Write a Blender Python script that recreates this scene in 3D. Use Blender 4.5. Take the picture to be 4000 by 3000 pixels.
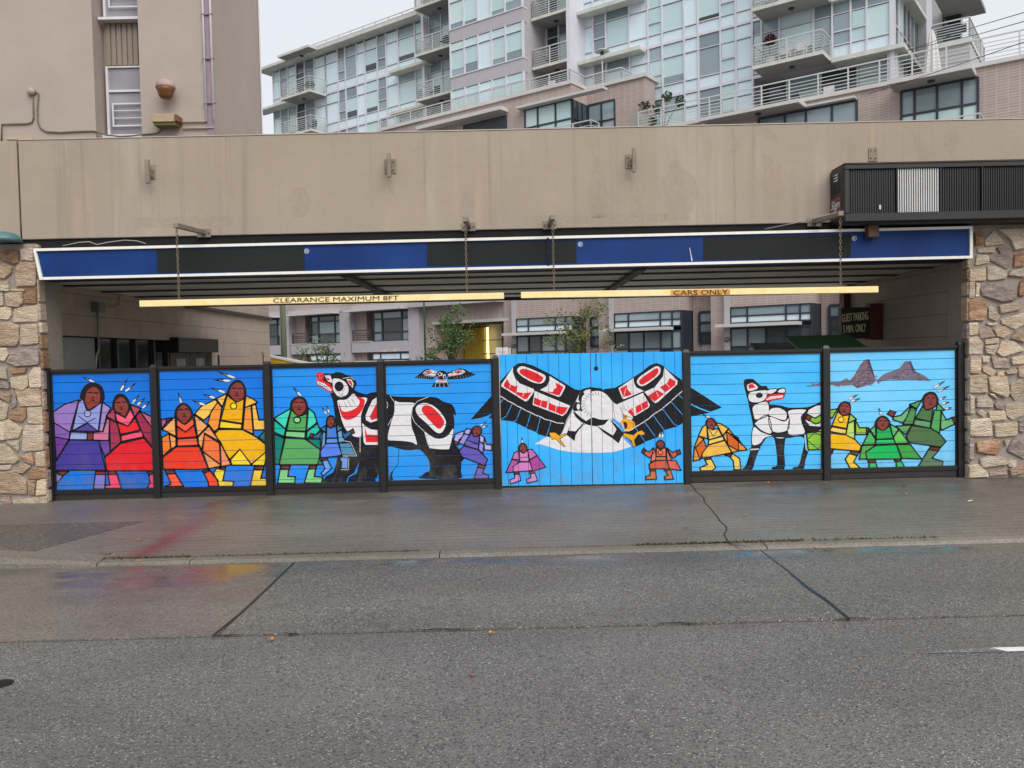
import bpy, bmesh, math, random
from mathutils import Vector, Matrix
from mathutils.geometry import tessellate_polygon
random.seed(7)
SC = bpy.context.scene
for o in list(bpy.data.objects): bpy.data.objects.remove(o)
COL = SC.collection

# ------------------------------------------------------------------ camera, sky, sun, exposure
FPX = 3222.0; PITCH = math.atan(111/3222.0); ROLL = math.radians(1.22); HC = 1.78
_r0 = Vector((1,0,0)); _u0 = Vector((0,math.sin(PITCH),math.cos(PITCH))); FWD = Vector((0,math.cos(PITCH),-math.sin(PITCH)))
RGT = _r0*math.cos(ROLL)-_u0*math.sin(ROLL); UPV = _u0*math.cos(ROLL)+_r0*math.sin(ROLL)
CAMP = Vector((0,0,HC))
cam = bpy.data.cameras.new('camera'); camo = bpy.data.objects.new('camera', cam); COL.objects.link(camo)
cam.sensor_width = 36; cam.lens = 36*FPX/4000; cam.clip_end = 2000; cam.clip_start = .05
m = Matrix((RGT, UPV, -FWD)).transposed().to_4x4(); m.translation = CAMP; camo.matrix_world = m
SC.camera = camo
SUN_EL, SUN_AZ = math.radians(43), math.radians(157)   # azimuth measured from +Y towards +X: light from behind the camera's right
w = bpy.data.worlds.new('World'); SC.world = w; w.use_nodes = True
nt = w.node_tree; nt.nodes.clear()
sky = nt.nodes.new('ShaderNodeTexSky'); sky.sky_type = 'NISHITA'; sky.sun_disc = False
sky.sun_elevation = SUN_EL; sky.sun_rotation = SUN_AZ; sky.dust_density = 4; sky.air_density = 1.2
mix = nt.nodes.new('ShaderNodeMix'); mix.data_type = 'RGBA'; mix.inputs[0].default_value = .88
mix.inputs[7].default_value = (4.75, 4.85, 5.05, 1)        # even overcast cloud cover
bg = nt.nodes.new('ShaderNodeBackground'); bg.inputs[1].default_value = .12
wo = nt.nodes.new('ShaderNodeOutputWorld')
nt.links.new(sky.outputs[0], mix.inputs[6]); nt.links.new(mix.outputs[2], bg.inputs[0]); nt.links.new(bg.outputs[0], wo.inputs[0])
sl = bpy.data.lights.new('sun', 'SUN'); sl.energy = 1.5; sl.angle = math.radians(50); sl.color = (1,.97,.93)
so = bpy.data.objects.new('sun', sl); COL.objects.link(so)
sd = Vector((math.sin(SUN_AZ)*math.cos(SUN_EL), math.cos(SUN_AZ)*math.cos(SUN_EL), math.sin(SUN_EL)))
so.rotation_euler = sd.to_track_quat('Z','Y').to_euler(); so.location = sd*50
SC.view_settings.view_transform = 'Standard'; SC.view_settings.look = 'None'
SC.view_settings.exposure = .62; SC.view_settings.gamma = 1; SC.view_settings.use_curve_mapping = False

# ------------------------------------------------------------------ measuring helpers (rays through photograph points meet real planes)
def ray(px, py): return FWD + RGT*((px-2000)/FPX) + UPV*((1500-py)/FPX)
def onY(px, py, Y): d = ray(px,py); return CAMP + d*(Y/d.y)
def onX(px, py, X): d = ray(px,py); return CAMP + d*(X/d.x)
GS = .005                                                   # the street rises gently to the right
def onG(px, py, h): d = ray(px,py); return CAMP + d*((h-HC)/(d.z-GS*d.x))
ZO = {1:(0,0),2:(1000,0),3:(2000,0),4:(2900,0),5:(0,800),6:(1000,800),7:(2000,800),8:(2900,600)}
def Z(z, x, y): return (ZO[z][0]+x*.49729, ZO[z][1]+y*.49729)
BO = Vector((9.3,44.7,0)); BA = math.radians(53.5); BU = Vector((-math.sin(BA),math.cos(BA),0)); BN = Vector((-math.cos(BA),-math.sin(BA),0))
def BW(u, w, z): return BO + BU*u + BN*w + Vector((0,0,z))
def onB(px, py, d=0):
    r = ray(px,py); s = ((BO-CAMP).dot(BN)+d)/r.dot(BN); P = CAMP+r*s; return (P-BO).dot(BU), P.z
def ID(x, y, z): return Vector((x,y,z))

# ------------------------------------------------------------------ materials
def lin(c, k=1.0):
    return tuple((((v/255)/12.92 if v <= 10 else (((v/255)+.055)/1.055)**2.4)*k) for v in c) + (1,)
MATS = {}
def base(name):
    m = bpy.data.materials.new(name); m.use_nodes = True; n = m.node_tree; n.nodes.clear()
    o = n.nodes.new('ShaderNodeOutputMaterial'); b = n.nodes.new('ShaderNodeBsdfPrincipled')
    n.links.new(b.outputs[0], o.inputs[0]); MATS[name] = m
    return m, n, b
def N(n, t, **kw):
    x = n.nodes.new(t)
    for k, v in kw.items(): setattr(x, k, v)
    return x
def pos(n, scale=(1,1,1), rotz=0):
    g = N(n,'ShaderNodeNewGeometry'); mp = N(n,'ShaderNodeMapping'); mp.inputs['Scale'].default_value = scale; mp.inputs['Rotation'].default_value = (0,0,rotz)
    n.links.new(g.outputs['Position'], mp.inputs[0]); return mp.outputs[0]
def noise(n, vec, scale, detail=4, rough=.55):
    t = N(n,'ShaderNodeTexNoise'); t.inputs['Scale'].default_value = scale; t.inputs['Detail'].default_value = detail; t.inputs['Roughness'].default_value = rough
    n.links.new(vec, t.inputs['Vector']); return t.outputs[0]
def ramp(n, fac, stops):
    r = N(n,'ShaderNodeValToRGB'); e = r.color_ramp.elements
    while len(e) < len(stops): e.new(.5)
    for el, (p, c) in zip(e, stops): el.position = p; el.color = c if len(c) == 4 else (*c,1)
    n.links.new(fac, r.inputs[0]); return r.outputs[0]
def val(n, fac, a, b, lo=0., hi=1.):
    r = N(n,'ShaderNodeMapRange'); r.inputs[1].default_value = a; r.inputs[2].default_value = b; r.inputs[3].default_value = lo; r.inputs[4].default_value = hi
    n.links.new(fac, r.inputs[0]); return r.outputs[0]
def mixc(n, fac, a, b, mode='MIX'):
    x = N(n,'ShaderNodeMix', data_type='RGBA', blend_type=mode)
    for i, v in ((0,fac),(6,a),(7,b)):
        if isinstance(v, (int,float)): x.inputs[i].default_value = v
        elif isinstance(v, tuple): x.inputs[i].default_value = v
        else: n.links.new(v, x.inputs[i])
    return x.outputs[2]
def math_(n, op, a, b=0.):
    x = N(n,'ShaderNodeMath', operation=op)
    for i, v in ((0,a),(1,b)):
        if isinstance(v,(int,float)): x.inputs[i].default_value = v
        else: n.links.new(v, x.inputs[i])
    return x.outputs[0]
def bump(n, b, h, strength=.3, dist=.01):
    x = N(n,'ShaderNodeBump'); x.inputs['Strength'].default_value = strength; x.inputs['Distance'].default_value = dist
    n.links.new(h, x.inputs['Height']); n.links.new(x.outputs[0], b.inputs['Normal'])
def setc(n, b, v):
    if isinstance(v, tuple): b.inputs['Base Color'].default_value = v
    else: n.links.new(v, b.inputs['Base Color'])
def mat(name, c, rough=.6, var=.12, scale=3, c2=None, bm=.0, bs=60, metal=0, spec=.5, rnd=0, stretch=(1,1,1)):
    if name in MATS: return MATS[name]
    m, n, b = base(name); v = pos(n, stretch)
    nz = noise(n, v, scale)
    a = lin(c); bcol = lin(c2) if c2 else tuple(x*(1-2*var) for x in a[:3])+(1,)
    f = val(n, nz, .3, .7)
    col = mixc(n, f, a, bcol)
    if rnd:
        oi = N(n,'ShaderNodeObjectInfo'); k = val(n, oi.outputs['Random'], 0, 1, 1-rnd, 1+rnd)
        cc = N(n,'ShaderNodeCombineColor'); [n.links.new(k, cc.inputs[i]) for i in range(3)]
        col = mixc(n, 1., col, cc.outputs[0], 'MULTIPLY')
    setc(n, b, col); b.inputs['Roughness'].default_value = rough; b.inputs['Metallic'].default_value = metal
    b.inputs['Specular IOR Level'].default_value = spec
    if bm: bump(n, b, noise(n, pos(n), bs, 3), bm, .01)
    return m

# ------------------------------------------------------------------ object helpers
WL = {}; LAST = [None]
def link(o, parent=None, loc=None):
    COL.objects.link(o); loc = Vector(loc or (0,0,0)); WL[o.name] = loc
    if parent is not None: o.parent = parent; o.location = loc - WL[parent.name]
    else: o.location = loc
    return o
def tag(o, label=None, cat=None, group=None, kind=None):
    if label: o['label'] = label
    if cat: o['category'] = cat
    if group: o['group'] = group
    if kind: o['kind'] = kind
    return o
def thing(name, loc, label, cat, group=None):
    o = bpy.data.objects.new(name, None); o.empty_display_size = .2; link(o, None, loc); return tag(o, label, cat, group)
class MB:
    def __init__(s): s.v = []; s.f = []; s.mi = []; s.cur = 0
    def poly(s, pts, faces):
        k = len(s.v); s.v += [Vector(p) for p in pts]
        for f in faces: s.f.append(tuple(k+i for i in f)); s.mi.append(s.cur)
        return s
    def hexa(s, p): return s.poly(p, [(0,3,2,1),(4,5,6,7),(0,1,5,4),(1,2,6,5),(2,3,7,6),(3,0,4,7)])
    def box(s, x0, x1, y0, y1, z0, z1, T=ID):
        return s.hexa([T(x0,y0,z0),T(x1,y0,z0),T(x1,y1,z0),T(x0,y1,z0),T(x0,y0,z1),T(x1,y0,z1),T(x1,y1,z1),T(x0,y1,z1)])
    def prism(s, pts, off):           # planar polygon pts pushed by vector off
        n = len(pts); off = Vector(off); pts = [Vector(p) for p in pts]
        return s.poly(pts+[p+off for p in pts], [tuple(range(n)), tuple(range(2*n-1,n-1,-1))]+[(i,i+n,(i+1)%n+n,(i+1)%n) for i in range(n)])
    def tube(s, pts, r, n=8, cap=True, closed=False):
        pts = [Vector(p) for p in pts]; k = len(s.v); L = len(pts); rs = r if isinstance(r,(list,tuple)) else [r]*L; ref = None
        for i, p in enumerate(pts):
            if closed: d = pts[(i+1)%L]-pts[i-1]
            else: d = pts[min(i+1,L-1)]-pts[max(i-1,0)]
            d.normalize()
            if ref is None: ref = Vector((0,0,1)) if abs(d.z) < .9 else Vector((1,0,0))
            a = d.cross(ref); 
            if a.length < 1e-4: a = d.cross(Vector((0,1,0)))
            a.normalize(); b = a.cross(d).normalized(); ref = b
            for j in range(n):
                t = 2*math.pi*(j+.5)/n; s.v.append(p+(a*math.cos(t)+b*math.sin(t))*rs[i])
        for i in range(L if closed else L-1):
            i2 = (i+1)%L
            for j in range(n):
                s.f.append((k+i*n+j, k+i*n+(j+1)%n, k+i2*n+(j+1)%n, k+i2*n+j)); s.mi.append(s.cur)
        if cap and not closed:
            s.f.append(tuple(k+j for j in range(n-1,-1,-1))); s.f.append(tuple(k+(L-1)*n+j for j in range(n))); s.mi += [s.cur]*2
        return s
    def lathe(s, c, prof, n=16, axis='z'):
        k = len(s.v); c = Vector(c)
        for r, h in prof:
            for j in range(n):
                t = 2*math.pi*j/n; a, b = r*math.cos(t), r*math.sin(t)
                s.v.append(c+(Vector((a,b,h)) if axis == 'z' else Vector((a,h,b))))
        for i in range(len(prof)-1):
            for j in range(n): s.f.append((k+i*n+j,k+i*n+(j+1)%n,k+(i+1)*n+(j+1)%n,k+(i+1)*n+j)); s.mi.append(s.cur)
        s.f.append(tuple(k+j for j in range(n-1,-1,-1))); s.f.append(tuple(k+(len(prof)-1)*n+j for j in range(n))); s.mi += [s.cur]*2
        return s
    def build(s, name, mats, parent=None, smooth=False, bevel=0, **tg):
        me = bpy.data.meshes.new(name)
        xs = [v.x for v in s.v]; ys = [v.y for v in s.v]; zs = [v.z for v in s.v]
        c = Vector(((min(xs)+max(xs))/2,(min(ys)+max(ys))/2,min(zs)))
        me.from_pydata([v-c for v in s.v], [], s.f)
        for m_ in (mats if isinstance(mats,(list,tuple)) else [mats]): me.materials.append(m_)
        if any(s.mi): me.polygons.foreach_set('material_index', s.mi)
        bm = bmesh.new(); bm.from_mesh(me); bmesh.ops.recalc_face_normals(bm, faces=bm.faces)
        if bevel: bmesh.ops.bevel(bm, geom=list(bm.edges), offset=bevel, segments=1, affect='EDGES', profile=.7)
        bm.to_mesh(me); bm.free()
        if smooth: me.polygons.foreach_set('use_smooth', [True]*len(me.polygons))
        o = bpy.data.objects.new(name, me); link(o, parent, c); tag(o, **tg); LAST[0] = o; return o
def box(name, mt, parent, x0, x1, y0, y1, z0, z1, T=ID, bevel=0, **tg):
    return MB().box(x0,x1,y0,y1,z0,z1,T).build(name, mt, parent, bevel=bevel, **tg)
def text_mesh(name, body, quad, mt, parent, off=Vector((0,-.0015,0)), bold=.0, space=1.0, **tg):   # bold: stroke thickening in em
    # quad: TL, TR, BR, BL world corners the cap-height block fills
    cu = bpy.data.curves.new('t','FONT'); cu.body = body; cu.space_character = space; cu.resolution_u = 3; cu.align_x = 'CENTER'; cu.space_line = .95
    t = bpy.data.objects.new('t', cu); COL.objects.link(t); dg = bpy.context.evaluated_depsgraph_get(); dg.update()
    me = bpy.data.meshes.new_from_object(t.evaluated_get(dg)); bpy.data.objects.remove(t)
    vs = [v.co.copy() for v in me.vertices]; x0, x1 = min(v.x for v in vs), max(v.x for v in vs); y0, y1 = min(v.y for v in vs), max(v.y for v in vs)
    TL, TR, BR, BL = [Vector(q) for q in quad]; mb = MB()
    pts = []
    for v in vs:
        a, b = (v.x-x0)/(x1-x0), (v.y-y0)/(y1-y0)
        pts.append((BL*(1-a)+BR*a)*(1-b)+(TL*(1-a)+TR*a)*b+off)
    ex_ = (TR-TL).normalized()*bold*2.2*(TL-BL).length; nf = off.normalized()*.0003 if off.length else Vector((-.0003,0,0))
    for k in ((0,) if not bold else (-1,0,1)): mb.poly([p+ex_*k+nf*k for p in pts], [tuple(p.vertices) for p in me.polygons])
    return mb.build(name, mt, parent, **tg)
def quadpx(pts, Y): return [onY(x,y,Y) for x, y in pts]
# ------------------------------------------------------------------ ground, road, apron, kerb, pavement
def GT(x, y, z): return Vector((x, y, z+GS*x))
def ground_mat(name, c, c2, speck, spk_scale, rough=(.35,.6), wet_or_shade=None, lines=False, streak=None, bmp=.35, spk_amt=.5, dark=(60,58,56)):
    m, n, b = base(name); v = pos(n)
    col = mixc(n, val(n, noise(n, v, .7, 5, .6), .3, .7), lin(c), lin(c2))
    big = val(n, noise(n, pos(n,(.16,.75,1)), 1., 4, .55), .3, .7, .80, 1.14); bc = N(n,'ShaderNodeCombineColor'); [n.links.new(big, bc.inputs[i]) for i in range(3)]; col = mixc(n, 1., col, bc.outputs[0], 'MULTIPLY')
    fine = noise(n, v, 45, 3, .7)
    col = mixc(n, val(n, fine, .35, .75, 0, .55), col, lin(dark))
    vo = N(n,'ShaderNodeTexVoronoi'); vo.inputs['Scale'].default_value = spk_scale; n.links.new(v, vo.inputs['Vector'])
    sp = N(n,'ShaderNodeSeparateColor'); n.links.new(vo.outputs['Color'], sp.inputs[0])
    s1 = val(n, sp.outputs[0], .80, .98, 0, spk_amt); s2 = val(n, sp.outputs[1], .72, .95, 0, spk_amt*.95)
    patch = val(n, noise(n, v, 1.3, 3), .35, .65, .45, 1)
    inner = val(n, vo.outputs['Distance'], .25, .55, 1, 0)
    col = mixc(n, math_(n,'MULTIPLY', math_(n,'MULTIPLY', s1, inner), patch), col, lin(speck)); col = mixc(n, s2, col, lin(dark))
    dirt = val(n, noise(n, v, 6, 5, .7), .58, .78, 0, .45); col = mixc(n, dirt, col, lin((58,54,50)))
    rg = val(n, noise(n, v, 1.1, 5, .6), .35, .65, rough[0], rough[1])
    h = math_(n,'ADD', fine, math_(n,'MULTIPLY', vo.outputs['Distance'], .6))
    if lines:
        wv = N(n,'ShaderNodeTexWave', wave_type='BANDS', bands_direction='Y'); wv.inputs['Scale'].default_value = 3.1; wv.inputs['Distortion'].default_value = .35; wv.inputs['Detail'].default_value = 3; wv.inputs['Detail Scale'].default_value = 1.2
        n.links.new(v, wv.inputs['Vector'])
        sy_ = N(n,'ShaderNodeSeparateXYZ'); n.links.new(v, sy_.inputs[0]); fr_ = math_(n,'FRACT', math_(n,'ADD', math_(n,'MULTIPLY', sy_.outputs[1], 7.5), math_(n,'MULTIPLY', noise(n, pos(n,(.5,.5,1)), 1.2, 2), .9)))
        ln = math_(n,'MULTIPLY', val(n, fr_, .84, .93), val(n, noise(n, pos(n,(.9,7,1)), 1.5, 3), .38, .5))
        col = mixc(n, math_(n,'MULTIPLY', ln, .5), col, lin((66,58,52)))
        h = math_(n,'SUBTRACT', h, math_(n,'MULTIPLY', ln, 2.))
        # many small reddish and bluish specks of spilt mural paint and leaf stain
        st = val(n, noise(n, pos(n,(1,2.2,1)), 5, 3, .6), .66, .74, 0, .4); col = mixc(n, st, col, lin((110,66,56)))
        st = val(n, noise(n, pos(n,(.8,2,1)), 3.3, 2, .5), .68, .78, 0, .3); col = mixc(n, st, col, lin((80,82,104)))
    sx = N(n,'ShaderNodeSeparateXYZ'); g = N(n,'ShaderNodeNewGeometry'); n.links.new(g.outputs['Position'], sx.inputs[0])
    if streak:
        a, d, wd, L = streak; d = Vector(d).normalized(); nn_ = Vector((-d.y, d.x))
        dist = math_(n,'ABSOLUTE', math_(n,'SUBTRACT', math_(n,'ADD', math_(n,'MULTIPLY', sx.outputs[0], nn_.x), math_(n,'MULTIPLY', sx.outputs[1], nn_.y)), nn_.dot(Vector(a))))
        al = math_(n,'SUBTRACT', math_(n,'ADD', math_(n,'MULTIPLY', sx.outputs[0], d.x), math_(n,'MULTIPLY', sx.outputs[1], d.y)), d.dot(Vector(a)))
        wob = val(n, noise(n, v, 2.5, 4, .6), .3, .7, .5, 1.3)
        msk = math_(n,'MULTIPLY', val(n, math_(n,'DIVIDE', dist, wob), wd, 0), math_(n,'MULTIPLY', val(n, al, L, L*.45), val(n, al, -.1, .1)))
        col = mixc(n, math_(n,'MULTIPLY', math_(n,'POWER', msk, 1.4), .62), col, lin((112,34,40)))
        rg = math_(n,'SUBTRACT', rg, math_(n,'MULTIPLY', msk, .15))
    if wet_or_shade:
        y0, y1, amt = wet_or_shade
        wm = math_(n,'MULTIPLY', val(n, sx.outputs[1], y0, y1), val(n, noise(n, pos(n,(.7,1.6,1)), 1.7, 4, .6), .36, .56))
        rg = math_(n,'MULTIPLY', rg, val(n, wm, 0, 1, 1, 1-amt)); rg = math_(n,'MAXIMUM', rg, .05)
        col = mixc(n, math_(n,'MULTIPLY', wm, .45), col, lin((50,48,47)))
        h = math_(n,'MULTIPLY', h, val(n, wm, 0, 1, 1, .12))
    setc(n, b, col); n.links.new(rg, b.inputs['Roughness']); bump(n, b, h, bmp, .012)
    return m
A_ = onG(470,2208,-.05); B_ = onG(880,1985,-.02)
M_road = ground_mat('asphalt', (122,119,116), (108,105,102), (212,209,204), 90, (.45,.65), bmp=.7, spk_amt=.8, dark=(54,52,51))
M_apron_l = ground_mat('damp_concrete_apron', (132,124,115), (114,107,100), (200,194,182), 72, (.32,.55), wet_or_shade=(6.2,7.3,.9), bmp=.25, spk_amt=.5)
M_apron_m = ground_mat('exposed_aggregate_apron', (122,118,111), (108,105,100), (226,220,208), 78, (.38,.6), wet_or_shade=(7.2,7.5,.93), bmp=.45, spk_amt=.75, dark=(46,45,44))
M_apron_r = ground_mat('exposed_aggregate_apron_worn', (120,116,110), (106,103,98), (222,216,206), 82, (.38,.6), wet_or_shade=(7.25,7.5,.93), bmp=.45, spk_amt=.7, dark=(46,45,44))
M_walk = ground_mat('damp_driveway_concrete', (132,124,112), (114,107,98), (166,158,147), 60, (.38,.58), wet_or_shade=(8.8,10.8,.2), lines=True, streak=((A_.x,A_.y),(B_.x-A_.x,B_.y-A_.y),.30,(B_-A_).length), bmp=.2, spk_amt=.35)  # damp tone plus painted contact shade, darkening towards the fence foot
M_walk2 = ground_mat('pavement_concrete', (124,117,109), (110,104,98), (166,158,147), 60, (.34,.56), bmp=.2, spk_amt=.35)
M_aggr = ground_mat('pavement_aggregate', (100,94,88), (86,81,76), (200,192,178), 52, (.3,.55), bmp=.5, spk_amt=.8)
M_kerb = ground_mat('kerb_concrete', (140,132,119), (116,109,100), (172,164,150), 60, (.35,.6), bmp=.3, spk_amt=.4)
M_joint = mat('joint_dirt', (48,44,40), .8)
M_tar = mat('tar_joint', (34,33,34), .35)
M_lane = mat('lane_ground', (95,92,90), .6)
box('ground', M_lane, None, -300,300,-200,400,-.60,-.35, GT, kind='structure')
road = box('road', M_road, None, -80,80,-40,7.66,-.30,-.104, GT, kind='structure')
apron = box('road_apron_base', M_joint, None, -80,80,5.6195,7.655,-.1035,-.1025, GT, kind='structure')
XL = [(-80,-2.066,M_apron_l),(-2.054,2.274,M_apron_m),(2.286,80,M_apron_r)]
for a, b_, mt in XL: box('concrete_slab', mt, apron, a,b_,5.62,7.65,-.102,-.090, GT)
# tar runs in the two apron joints and along the asphalt seam
def ribbon(mb, pts, wd, z=.0015):
    for i in range(len(pts)-1):
        (x0,y0),(x1,y1) = pts[i],pts[i+1]; d = Vector((x1-x0,y1-y0)).normalized(); nx, ny = -d.y, d.x
        a, b_ = wd[i]/2, wd[i+1]/2
        mb.poly([GT(x0+nx*a,y0+ny*a,z),GT(x0-nx*a,y0-ny*a,z),GT(x1-nx*b_,y1-ny*b_,z),GT(x1+nx*b_,y1+ny*b_,z)],[(0,1,2,3)])
mb = MB(); ribbon(mb,[(2.28,5.6),(2.29,6.0),(2.27,6.4),(2.285,6.9),(2.28,7.5)],[.026,.03,.034,.022,.012],-.0875); mb.build('tar_seam',M_tar,apron)
mb = MB(); ribbon(mb,[(-2.09,5.6),(-2.06,6.1),(-2.055,6.8),(-2.06,7.6)],[.022,.026,.022,.02],-.0872); mb.build('tar_seam',M_tar,apron)
mb = MB(); x = -2.1
rr = random.Random(3)
while x < 6:
    L = rr.uniform(.12,.5); ribbon(mb,[(x,5.617+rr.uniform(-.02,.02)),(x+L*.5,5.615+rr.uniform(-.02,.02)),(x+L,5.615+rr.uniform(-.02,.02))],[.004,rr.uniform(.006,.022),.004],-.0868); x += L+rr.uniform(.2,1.4)
mb.build('tar_seam',M_tar,apron)
# kerb: raised at the far left, dropped across the driveway
KS = [(-80,-12,.105),(-12,-5.02,.105),(-3.92,-3.06,.022),(-3.05,-.72,.02),(-.71,2.35,.02),(2.36,5.9,.022),(5.91,9,.022),(9.01,80,.1)]
kerb = box('kerb', M_joint, None, -80,80,7.70,7.79,-.16,-.088, GT, kind='structure')
def kerb_piece(x0,x1,h0,h1):
    mb = MB(); P = []
    for x, h in ((x0,h0),(x1,h1)): P.append([GT(x,y,z) for y,z in ((7.652,-.11),(7.664,-.09+h*.5),(7.69,-.085+h),((7.95 if h > .03 else 7.80),-.079+h),((7.95 if h > .03 else 7.80),-.16),(7.652,-.16))])
    n = 6; mb.poly(P[0]+P[1],[(0,1,2,3,4,5),(11,10,9,8,7,6)]+[(i,i+6,(i+1)%6+6,(i+1)%6) for i in range(6)]); mb.build('kerb_stone',M_kerb,kerb)
for a,b_,h in KS: kerb_piece(a,b_,h,h)
kerb_piece(-5.01,-3.93,.105,.031)
# pavement slabs (base sheet shows in the joints)
def sw(x, y, z):   # pavement falls from the wall to the kerb
    t = (y-7.95)/3.05; return GT(x, y, z + (-.05*(1-min(max(t,0),1))))
pave = MB(); pave.poly([sw(-80,7.80,-.022),sw(80,7.80,-.022),sw(80,11,-.022),sw(80,30,-.022),sw(-80,30,-.022),sw(-80,11,-.022)],[(0,1,2,5),(5,2,3,4)]); pave = pave.build('pavement_base',M_joint,None,kind='structure')
def slab(pts, mt, name='pavement_slab'):
    mb = MB(); n = len(pts); mb.poly([sw(x,y,0) for x,y in pts]+[sw(x,y,-.02) for x,y in pts],[tuple(range(n))]+[(i,i+n,(i+1)%n+n,(i+1)%n) for i in range(n)]); return mb.build(name,mt,pave)
dg0, dg1 = (-4.89,7.96), (-3.72,11.0)
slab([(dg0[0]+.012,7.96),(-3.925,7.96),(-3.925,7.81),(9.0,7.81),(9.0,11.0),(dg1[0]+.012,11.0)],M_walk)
slab([(9.012,7.96),(80,7.96),(80,11.0),(9.012,11.0)],M_walk2)
ex = lambda y: dg0[0]+(y-dg0[1])*(dg1[0]-dg0[0])/(dg1[1]-dg0[1])
slab([(-80,7.96),(dg0[0],7.96),(ex(9.5),9.5),(-80,9.5)],M_aggr)
slab([(-5.62,9.512),(ex(9.512),9.512),(dg1[0],11.0),(-5.30,11.0)],M_walk2)
slab([(-80,9.512),(-5.632,9.512),(-5.45,10.25),(-80,10.25)],M_walk2)
slab([(-80,10.262),(-5.447,10.262),(-5.312,11.0),(-80,11.0)],M_walk2)
slab([(-80,11.012),(80,11.012),(80,30),(-80,30)],mat('bounce_floor_concrete',(192,187,176),.8,var=.1))  # unseen driveway floor, coloured pale to bounce light onto ceiling and inner walls
# crack across the driveway
pts = [Z_ for Z_ in [(2700,1899),(2722,1925),(2748,1945),(2752,1962),(2775,1985),(2800,2012),(2812,2030),(2836,2048),(2838,2062),(2828,2078),(2840,2098),(2858,2112),(2935,2128)]]
cw = [onG(x,y,-.02) for x,y in pts]; mb = MB()
for i in range(len(cw)-1):
    a, b_ = cw[i], cw[i+1]; d = Vector((b_.x-a.x,b_.y-a.y)).normalized(); nx, ny = -d.y*.009, d.x*.009
    mb.poly([sw(a.x+nx,a.y+ny,.0015),sw(a.x-nx,a.y-ny,.0015),sw(b_.x-nx,b_.y-ny,.0015),sw(b_.x+nx,b_.y+ny,.0015)],[(0,1,2,3)])
mb.build('crack',M_joint,pave)
# moss and small weeds along the back of the kerb
M_moss = mat('moss', (78,84,38), .9, c2=(70,58,36), scale=25)
mb = MB(); rr = random.Random(11)
for seg in [(-4.9,-3.1,500),(-2.9,-.9,120),(1.15,2.75,520),(2.8,4.0,90)]:
    for _ in range(seg[2]):
        x = rr.uniform(seg[0],seg[1]); y = (7.955 if x < -3.93 else 7.805)+rr.gauss(0,.014); h = rr.uniform(.006,.022)*(1.6 if rr.random()<.06 else 1); a = rr.uniform(0,6.28); s_ = rr.uniform(.006,.016)
        q = sw(x,y,-.004); d = Vector((math.cos(a)*s_,math.sin(a)*s_,0))
        mb.poly([q-d,q+d,q+Vector((rr.uniform(-.01,.01),rr.uniform(-.01,.01),h))],[(0,1,2)])
mb.build('kerb_moss',M_moss,None,label='low moss and weeds growing in the joint behind the kerb',cat='moss',kind='stuff')
# lane marking and its worn end
M_white = mat('road_paint', (225,225,225), .5, var=.08, scale=20)
m_, n_, b_ = base('worn_road_paint'); v_ = pos(n_)
mk_ = val(n_, noise(n_, v_, 40, 4, .7), .50, .66); setc(n_, b_, mixc(n_, mk_, lin((100,98,98)), lin((165,165,165)))); b_.inputs['Roughness'].default_value = .55
P0 = onG(3905,2538,-.104); lm = MB(); lm.poly([GT(P0.x+.02,4.965,-.100),GT(9,4.965,-.100),GT(9,5.035,-.100),GT(P0.x-.03,5.035,-.100)],[(0,1,2,3)]); lm = lm.build('lane_marking',M_white,None,kind='structure')
lm2 = MB(); lm2.poly([GT(P0.x-.5,4.97,-.1005),GT(P0.x+.02,4.965,-.1005),GT(P0.x-.03,5.035,-.1005),GT(P0.x-.35,5.01,-.1005)],[(0,1,2,3)]); lm2.build('worn_marking',m_,lm)
# utility cover at the left edge of the road
M_iron = mat('cast_iron', (52,49,46), .5, metal=.6, bm=.5, bs=40)
c = onG(2,2673,-.104); mh = thing('utility_cover', GT(c.x,c.y,-.104), 'dark round iron utility cover set in the asphalt at the left edge', 'manhole cover')
MB().lathe(GT(c.x,c.y,-.104),[(.07,0),(.07,.005),(.062,.006)],24).build('rim',M_iron,mh)
mb = MB()
for k in range(5): t = -.04+k*.02; L = math.sqrt(max(.056**2-t*t,.0002)); mb.box(c.x-L,c.x+L,c.y+t-.004,c.y+t+.004,-.0975,-.0962,GT)
mb.build('tread_bar',M_iron,mh)
# fallen leaves
LC = {'orange':(196,120,40),'yellow':(216,170,60),'red':(150,52,36),'brown':(120,66,40),'ochre':(180,140,60)}
for k, c_ in LC.items(): mat('leaf_'+k, c_, .5, var=.2, scale=30)
def leaf(px, py, h, colr, s_, rot, label):
    s_ *= .72
    q = onG(px,py,h); mb = MB(); R_ = random.Random(px)
    out = []
    for k in range(10):
        t = 2*math.pi*k/10; r = s_*(1 if k%2==0 else .55)*R_.uniform(.8,1.15)*(1.3 if k==0 else 1); out.append((math.cos(t+rot)*r, math.sin(t+rot)*r*.8))
    top = [q+Vector((x,y,.004+R_.uniform(0,.45)*s_+GS*x)) for x,y in out]; cc = q+Vector((0,0,.006))
    mb.poly([cc]+top,[(0,i+1,(i+1)%10+1) for i in range(10)])
    mb.poly([cc,top[5],q+Vector((math.cos(rot+3.14)*s_*1.5,math.sin(rot+3.14)*s_*1.3,.004))],[(0,1,2)])
    mb.build('fallen_leaf',MATS['leaf_'+colr],None,label=label,cat='leaf',group='fallen leaves')
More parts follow.
